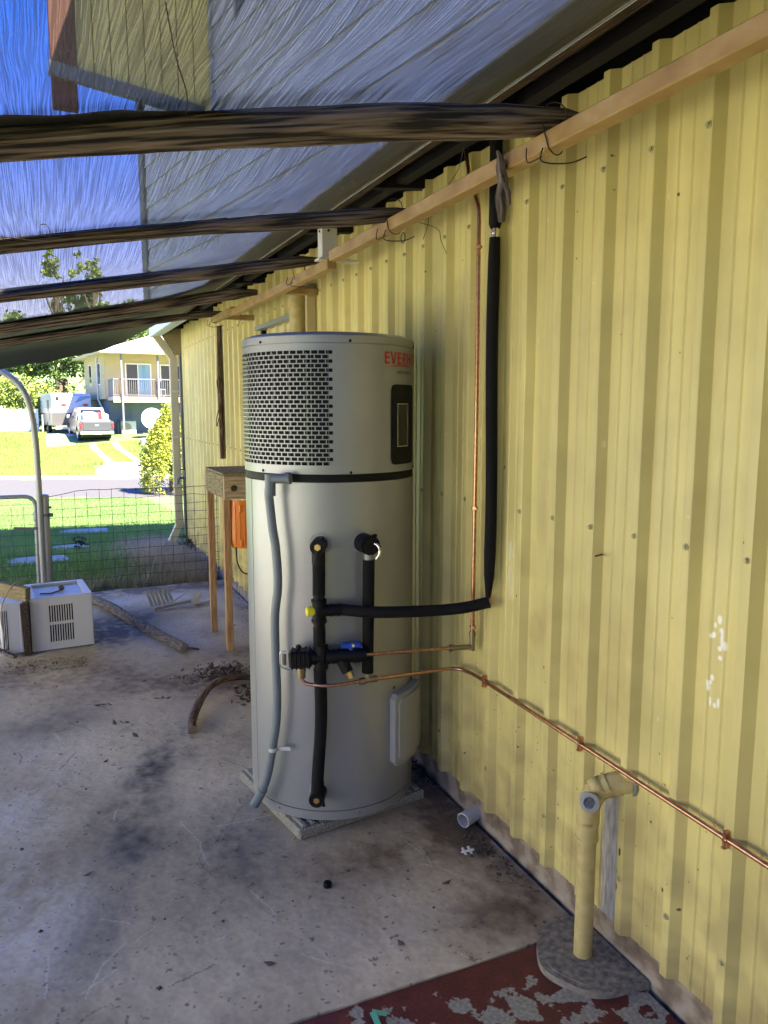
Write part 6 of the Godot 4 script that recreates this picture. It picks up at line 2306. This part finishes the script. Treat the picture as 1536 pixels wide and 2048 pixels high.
	fbox(s, ux, Vector3(-0.10, 0.90, 0.022), Vector3(0.10, 0.98, 0.032), 0.005)
	part("handle", s, M.silver, tg)
	s = begin()
	for q in [-0.83, 0.83]:
		s = begin()
		fbox(s, ux, Vector3(q - 0.065, 0.78, -0.10), Vector3(q + 0.065, 1.06, 0.03), 0.02)
		part("tail_light", s, M.tail_red, u)
	s = begin()
	fbox(s, ux, Vector3(-0.88, 0.44, -0.02), Vector3(0.88, 0.60, 0.14), 0.03)
	part("bumper", s, M.silver, u)
	s = begin()
	fbox(s, ux, Vector3(-0.22, 0.46, 0.141), Vector3(0.22, 0.57, 0.15))
	part("number_plate", s, M.white_paint, u)
	s = begin()
	fbox(s, ux, Vector3(-0.75, 0.25, -4.6), Vector3(0.75, 0.5, -0.3))
	part("chassis", s, M.tyre, u)
	for q in [-1.0, 1.0]:
		s = begin()
		fbox(s, ux, Vector3(q - 0.10, 1.14, -3.50), Vector3(q + 0.10, 1.34, -3.38), 0.03)
		part("mirror", s, M.silver, u)
	for q in [-0.7, 0.7]:
		s = begin()
		bar(s, ux * Vector3(q, 1.14, -0.9), ux * Vector3(q * 0.9, 1.62, -1.62), 0.06, 0.06)
		part("sports_bar", s, M.silver, u)
	s = begin()
	fbox(s, ux, Vector3(-0.6, 1.10, -1.45), Vector3(0.12, 1.62, -0.12), 0.12)
	fbox(s, ux, Vector3(-0.72, 1.10, -1.5), Vector3(0.72, 1.22, -0.04), 0.04)
	single("white_cover", s, M.van_white, "white covered load standing in the tray of the parked ute", "load")
	s = begin()
	fbox(s, ux, Vector3(0.16, 1.22, -0.9), Vector3(0.34, 1.60, -0.4), 0.03)
	single("red_carton", s, M.tail_red, "small red carton in the ute tray beside the white load", "carton")
	s = begin()
	fbox(s, ux, Vector3(0.36, 1.22, -0.95), Vector3(0.72, 1.52, -0.4), 0.06)
	single("tool_case", s, M.off_white, "pale case in the right of the ute tray", "case")
	# caravan
	var vh := Vector3(-0.13, 0, -0.99).normalized()
	var vx := Transform3D(Basis(Vector3(-vh.z, 0, vh.x), Vector3.UP, -vh), Vector3(-0.06, 0.10, -50.0))
	var v := thing("caravan", "white and grey caravan parked left of the house, seen from its rear", "caravan", vx.origin)
	s = begin()
	slab(s, PackedVector2Array([Vector2(0.12, 1.24), Vector2(0.0, 1.5), Vector2(0.10, 2.25), Vector2(0.35, 2.42), Vector2(5.0, 2.42), Vector2(5.4, 1.9), Vector2(5.2, 1.24)]), 2.2, vx * Transform3D(Basis(Vector3(0, 0, -1), Vector3.UP, Vector3(1, 0, 0)), Vector3.ZERO))
	part("upper_body", s, M.van_white, v)
	s = begin()
	slab(s, PackedVector2Array([Vector2(0.16, 0.50), Vector2(0.12, 1.235), Vector2(5.1, 1.235), Vector2(5.1, 0.5)]), 2.2, vx * Transform3D(Basis(Vector3(0, 0, -1), Vector3.UP, Vector3(1, 0, 0)), Vector3.ZERO))
	part("lower_body", s, M.van_grey, v)
	s = begin()
	face_to(s, [vx * Vector3(1.06, 1.30, -0.075), vx * Vector3(0.02, 1.34, -0.06), vx * Vector3(0.22, 1.9, -0.04), vx * Vector3(0.5, 2.24, -0.085), vx * Vector3(1.06, 2.24, -0.085)], vx.basis * Vector3(0, 0, 1))
	part("blue_reflection", s, M.van_reflection, v)  # painted shape of a bluish reflection on the caravan rear
	for x in [-0.45, 0.78]:
		s = begin()
		lathe(s, [Vector2(0.17, 0), Vector2(0.15, 0.03), Vector2(0, 0.035)], vx * Transform3D(Basis(Vector3(1, 0, 0), Vector3(0, 0, 1), Vector3(0, -0.5, 0)), Vector3(x, 1.72, -0.028)), 16)
		part("tail_light", s, M.tail_red, v)
	s = begin()
	fbox(s, vx, Vector3(-0.88, 1.98, -0.09), Vector3(-0.70, 2.2, -0.055))
	part("vent_window", s, M.dark_glass, v)
	for q in [[-1.09, -2.3], [1.09, -2.3]]:
		s = begin()
		lathe(s, [Vector2(0, 0), Vector2(0.34, 0), Vector2(0.36, 0.05), Vector2(0.34, 0.2), Vector2(0, 0.2)], vx * Transform3D(Basis(Vector3(0, 0, 1), Vector3(signf(q[0]), 0, 0), Vector3(0, signf(q[0]), 0)), Vector3(q[0] - signf(q[0]) * 0.19, 0.36, q[1])), 18)
		part("wheel", s, M.tyre, v)
	s = begin()
	fbox(s, vx, Vector3(-1.0, 0.30, -0.1), Vector3(1.0, 0.42, 0.16))
	part("bumper", s, M.off_white, v)
	s = begin()
	fbox(s, vx, Vector3(-1.115, 0.8, -2.0), Vector3(-1.10, 2.0, -1.2))
	part("side_door", s, M.van_grey, v)
	# white fence
	var told := ["white panel fence across the street, leftmost taller panel", "white panel fence across the street, panel right of the tall one", "white panel fence across the street, panel nearest the caravan"]
	for i in 3:
		var xa: float = [-6.6, -3.95, -2.95][i]
		var xb: float = [-4.0, -3.0, -1.95][i]
		var zz := -54.2
		var y: float = land(xa, zz)
		var top: float = [1.62, 1.42, 1.42][i]
		var fe := thing("white_fence", told[i], "fence", Vector3((xa + xb) / 2, y, zz), "white fence panels")
		for k in 3:
			s = begin()
			bx(s, Vector3(xa, y + 0.45 + k * (top - 0.45) / 3, zz), Vector3(xb, y + 0.44 + (k + 1) * (top - 0.45) / 3, zz + 0.03))
			part("panel", s, M.white_paint, fe)
		for k in 2:
			s = begin()
			bx(s, Vector3(xa, y + 0.06 + k * 0.19, zz), Vector3(xb, y + 0.23 + k * 0.19, zz + 0.03))
			part("rail", s, M.white_paint, fe)
		for x in [xa + 0.03, xb - 0.03]:
			s = begin()
			bx(s, Vector3(x - 0.03, y - 0.1, zz - 0.05), Vector3(x + 0.03, y + top + 0.03, zz - 0.005))
			part("post", s, M.off_white, fe)
	s = begin()
	cyl(s, Vector3(-1.72, 0.0, -50.5), Vector3(-1.72, 1.25, -50.5), 0.05, 8)
	single("timber_post", s, M.leaf_pale, "pale post standing left of the caravan on the far lawn", "post")

# ---------------------------------------------------------------- plants
func leaf_face(s: SurfaceTool, p: Vector3, r: float, c: Color) -> void:
	var a := Vector3(rng.randfn(), rng.randfn() * 0.8, rng.randfn()).normalized() * r
	var b := a.cross(Vector3(rng.randfn(), rng.randfn(), rng.randfn())).normalized() * r * 0.55
	s.set_color(c)
	tri(s, p - a, p + b, p + a)
	tri(s, p - a, p + a, p - b)

func crown(s: SurfaceTool, mid: Vector3, size: Vector3, clumps: int, each: int, r: float, c0: Color, c1: Color, spread := 0.22) -> void:
	for i in clumps:
		var d := Vector3(rng.randfn(), rng.randfn(), rng.randfn()).normalized() * pow(rng.randf(), 0.45)
		var at := mid + d * size * (0.85 + 0.3 * rng.randf())
		var tone := rng.randf()
		for k in each:
			var q := at + Vector3(rng.randfn(), rng.randfn() * 0.7, rng.randfn()) * size * spread * 0.5
			leaf_face(s, q, r * (0.6 + 0.7 * rng.randf()), c0.lerp(c1, clampf(tone + rng.randfn() * 0.22, 0, 1)))

func tree(n: String, label: String, foot: Vector3, hgt: float, size: Vector3, clumps: int, each: int, r: float, c0: Color, c1: Color, group := "", blobs := 4) -> void:
	var t := thing(n, label, "tree", foot, group)
	var s := begin()
	var top := foot + Vector3(0.2, hgt * 0.75, 0)
	tube(s, [foot - Vector3(0, 0.3, 0), foot.lerp(top, 0.4) + Vector3(0.1, 0, 0), top], [hgt * 0.03, hgt * 0.024, hgt * 0.010], 8)
	for k in 6:
		var a := foot.lerp(top, 0.35 + 0.09 * k)
		tube(s, [a, a + Vector3(cos(k * 2.4) * size.x * 0.35, hgt * 0.10, sin(k * 2.4) * size.z * 0.35), a + Vector3(cos(k * 2.4) * size.x * 0.65, hgt * 0.22, sin(k * 2.4) * size.z * 0.65)], [hgt * 0.012, hgt * 0.008, hgt * 0.003], 6)
	part("trunk", s, M.leaf_brown, t)
	s = begin()
	for b in blobs:
		var off := Vector3(rng.randfn() * 0.42, rng.randf_range(-0.5, 0.45), rng.randfn() * 0.42) * size if b > 0 else Vector3.ZERO
		crown(s, foot + Vector3(0, hgt - size.y, 0) + off, size * (0.62 if b > 0 else 0.8), clumps / blobs, each, r, c0, c1)
	part("crown", s, M.foliage, t)

func build_plants() -> void:
	var fo := mat("foliage", Color.WHITE, 0.6)
	fo.vertex_color_use_as_albedo = true
	fo.backlight_enabled = true
	fo.backlight = Color(0.35, 0.42, 0.15)
	fo.cull_mode = BaseMaterial3D.CULL_DISABLED
	var d0 := Color(0.035, 0.065, 0.018)
	var d1 := Color(0.17, 0.24, 0.06)
	var y0 := Color(0.12, 0.18, 0.03)
	var y1 := Color(0.34, 0.38, 0.08)
	var g := "trees behind the house across the street"
	tree("broad_tree", "big dark green tree at the far left beyond the white fence", Vector3(-4.6, 0.4, -62), 8.0, Vector3(3.6, 3.6, 3.0), 150, 60, 0.16, d0, d1, g)
	tree("broad_tree", "dark green tree behind the caravan's left side", Vector3(-0.2, 0.5, -64), 8.6, Vector3(3.4, 3.8, 3.0), 150, 60, 0.16, d0, d1, g)
	tree("broad_tree", "green tree rising just left of the highset house roof", Vector3(2.6, 0.8, -66), 9.2, Vector3(3.0, 3.8, 3.0), 140, 60, 0.16, d0, d1, g)
	tree("broad_tree", "tall green tree showing over the white roof ridge", Vector3(7.0, 1.2, -72), 11.0, Vector3(3.8, 4.6, 3.0), 150, 60, 0.18, d0, d1, g)
	tree("broad_tree", "pale green tree over the roof, close to the shed's gutter", Vector3(10.5, 1.2, -72), 11.5, Vector3(3.6, 4.6, 3.0), 150, 60, 0.18, d0, y1, g)
	tree("broad_tree", "hazy green tree between the two trees over the roof", Vector3(3.6, 2.0, -86), 13.0, Vector3(4.4, 5.0, 3.0), 150, 60, 0.22, d0, d1, g)
	tree("broad_tree", "dark tree left out beyond the fence, behind the hedge", Vector3(-9.0, 0.4, -63), 8.0, Vector3(3.8, 3.8, 3.0), 120, 60, 0.18, d0, d1, g)
	tree("gum_tree", "tall thin gum tree seen through the cloth, left one of two", Vector3(-0.2, 1.8, -84), 15.6, Vector3(1.7, 1.9, 1.7), 34, 40, 0.16, d1, y1, "tall gum trees", 5)
	tree("gum_tree", "tall thin gum tree seen through the cloth, right one of two", Vector3(3.3, 1.8, -84), 16.2, Vector3(1.7, 2.3, 1.7), 34, 40, 0.16, d1, y1, "tall gum trees", 5)
	var hd := [["yellow green shrub in front of the dark trees, above the white fence", Vector3(-3.4, 0.2, -56.5), 3.6, Vector3(2.2, 1.5, 1.2)], ["yellow green shrub between the white fence and the caravan", Vector3(-1.6, 0.15, -55.5), 3.0, Vector3(1.3, 1.4, 1.0)]]
	for q in hd:
		var t := thing("leafy_shrub", q[0], "shrub", q[1], "shrubs behind the white fence")
		var s := begin()
		for k in 5:
			tube(s, [q[1], q[1] + Vector3(cos(k * 1.3) * 0.5, q[2] * 0.6, sin(k * 1.3) * 0.5)], [0.06, 0.02], 6)
		part("stem", s, M.leaf_brown, t)
		s = begin()
		crown(s, q[1] + Vector3(0, q[2] - q[3].y, 0), q[3], 90, 50, 0.10, y0, y1)
		part("foliage", s, M.foliage, t)
	# golden bush by the corner
	var bt := thing("golden_bush", "golden green cypress bush beyond the lawn, beside the shed's downpipe", "bush", Vector3(2.15, -1.1, -25.9))
	var s := begin()
	tube(s, [Vector3(2.15, -1.2, -25.9), Vector3(2.15, 1.2, -25.9)], [0.08, 0.02], 6)
	part("stem", s, M.leaf_brown, bt)
	s = begin()
	for i in 640:
		var f := pow(rng.randf(), 0.8)
		var rad := 0.86 * (1.0 - pow(f, 2.2)) + 0.10
		var a := rng.randf() * TAU
		var p := Vector3(2.15 + cos(a) * rad * (0.75 + 0.3 * rng.randf()), -1.05 + f * 2.45, -25.9 + sin(a) * rad)
		if i > 620:
			p = Vector3(2.12 + rng.randfn() * 0.06, 1.35 + rng.randf() * 0.35, -25.8)
		var tone := rng.randf()
		for k in 34:
			var q := p + Vector3(rng.randfn() * 0.07 + cos(a) * 0.05, rng.randfn() * 0.09, rng.randfn() * 0.07)
			leaf_face(s, q, 0.022 + 0.028 * rng.randf(), Color(0.16, 0.21, 0.02).lerp(Color(0.48, 0.46, 0.06), clampf(tone * 0.8 + rng.randfn() * 0.2 + 0.1, 0, 1)))
	part("foliage", s, M.foliage, bt)
	# grass: tufts scattered as one stuff
	s = begin()
	for k in 7:
		var a := rng.randf() * TAU
		var o := Vector3(rng.randfn() * 0.022, 0, rng.randfn() * 0.022)
		var lean := Vector3(cos(a), 0, sin(a)) * (0.012 + 0.02 * rng.randf())
		var w := Vector3(-sin(a), 0, cos(a)) * 0.003
		var hh := 0.035 + 0.03 * rng.randf()
		tri(s, o - w, o + w, o + lean + Vector3(0, hh, 0))
	s.generate_normals()
	var blade := s.commit()
	var gm := mat("grass_blade", Color.WHITE, 0.7)
	gm.vertex_color_use_as_albedo = true
	gm.backlight_enabled = true
	gm.backlight = Color(0.4, 0.5, 0.15)
	gm.cull_mode = BaseMaterial3D.CULL_DISABLED
	blade.surface_set_material(0, gm)
	var spots := []
	for i in 60000:
		var f := pow(rng.randf(), 1.4)
		var z := lerpf(-7.45, -26.5, f)
		var x := lerpf(-2.6, 0.9, rng.randf()) + (z + 7.45) * 0.03 * (1.0 - rng.randf() * 1.6)
		if x > -0.08 and z > -9.6:
			continue
		if down_street(x, z) > 23.2:
			continue
		var bare := smoothstep(-0.72, -0.12, x + 0.30 * bumps.get_noise_2d(x * 80, z * 40)) * smoothstep(-11.0, -9.3, z)
		bare = maxf(bare, smoothstep(-7.9, -7.5, z) * 0.85)
		if rng.randf() < bare:
			continue
		if absf(x + 1.05) < 0.34 and absf(z + 12.85) < 0.22 or absf(x + 1.30) < 0.2 and absf(z + 10.5) < 0.14 or absf(x + 1.66) < 0.28 and absf(z + 9.25) < 0.17:
			continue
		spots.append(Vector3(x, land(x, z), z))
	scatter("lawn_grass", blade, spots, 1.0, Color(0.10, 0.20, 0.05), Color(0.20, 0.32, 0.09), "green lawn grass growing between the wire fence and the street")
	var far := []
	for i in 70000:
		var d := lerpf(30.4, 46.5, pow(rng.randf(), 1.2))
		var p := at_street(lerpf(-7.5, 5.5, rng.randf()), d)
		if p.z < -44.8 and p.x > -1.6 and p.z > -50:
			continue
		var on_left := absf(p.x - lerpf(1.04, 0.68, (-36.3 - p.z) / 8.6)) < 0.20 and p.z < -36.0
		var on_right := absf(p.x - lerpf(2.29, 1.85, (-36.0 - p.z) / 8.9)) < 0.18 and p.z < -35.6
		if on_left or on_right or (p.z > -36.4 and p.x > 0.2 and p.x < 2.6):
			continue
		far.append(p)
	scatter("far_grass", blade, far, 2.2, Color(0.13, 0.20, 0.03), Color(0.27, 0.34, 0.07), "bright green lawn grass across the street in front of the house")
	# dry weeds by the shed wall
	s = begin()
	for k in 9:
		var a := rng.randf() * TAU
		var o := Vector3(rng.randfn() * 0.03, 0, rng.randfn() * 0.03)
		var lean := Vector3(cos(a), 0, sin(a)) * (0.03 + 0.07 * rng.randf())
		var w := Vector3(-sin(a), 0, cos(a)) * 0.0022
		var hh := 0.03 + 0.10 * rng.randf()
		tri(s, o - w, o + w, o + lean + Vector3(0, hh, 0))
	s.generate_normals()
	var stalk := s.commit()
	stalk.surface_set_material(0, gm)
	var dry := []
	for i in 5200:
		var z := lerpf(-7.42, -10.6, rng.randf())
		var x := -0.06 - absf(rng.randfn()) * 0.30
		if z > -8.0 and i % 2 == 0:
			x = -2.6 + rng.randf() * 2.5
			z = -7.44 - absf(rng.randfn()) * 0.22
		dry.append(Vector3(x, land(x, z), z))
	scatter("dry_weeds", stalk, dry, 1.0, Color(0.17, 0.125, 0.09), Color(0.50, 0.40, 0.30), "dry brown weeds and grass along the fence and the shed's far corner")
	# a few upright weeds by the fence
	for q in [["dark leafy weed growing at the downpipe's foot", Vector3(-0.06, -0.03, -9.1), 0.22], ["dark spindly weed beside the middle stepping slab", Vector3(-1.22, -0.1, -10.1), 0.20]]:
		var t := thing("leafy_weed", q[0], "weed", q[1])
		s = begin()
		for k in 4:
			tube(s, [q[1], q[1] + Vector3(rng.randfn() * 0.05, q[2] * (0.7 + 0.3 * rng.randf()), rng.randfn() * 0.05)], 0.003, 4)
		part("stem", s, M.leaf_brown, t)
		s = begin()
		crown(s, q[1] + Vector3(0, q[2] * 0.55, 0), Vector3(0.10, q[2] * 0.5, 0.10), 24, 5, 0.022, Color(0.02, 0.035, 0.015), Color(0.06, 0.085, 0.03))
		part("foliage", s, M.foliage, t)

func scatter(n: String, m: Mesh, spots: Array, grow: float, c0: Color, c1: Color, label: String) -> void:
	var mm := MultiMesh.new()
	mm.transform_format = MultiMesh.TRANSFORM_3D
	mm.use_colors = true
	mm.mesh = m
	mm.instance_count = spots.size()
	for i in spots.size():
		var k := grow * (0.7 + 0.7 * rng.randf())
		mm.set_instance_transform(i, Transform3D(Basis(Vector3.UP, rng.randf() * TAU).scaled(Vector3(k, k * (0.8 + 0.5 * rng.randf()), k)), spots[i]))
		var p: Vector3 = spots[i]
		var patch := 0.5 + 0.5 * bumps.get_noise_2d(p.x * 25, p.z * 25)
		mm.set_instance_color(i, c0.lerp(c1, clampf(patch + rng.randfn() * 0.25, 0, 1)))
	var o := MultiMeshInstance3D.new()
	o.multimesh = mm
	o.name = n
	add_child(o, true)
	tag(o, label, "", "", "stuff")
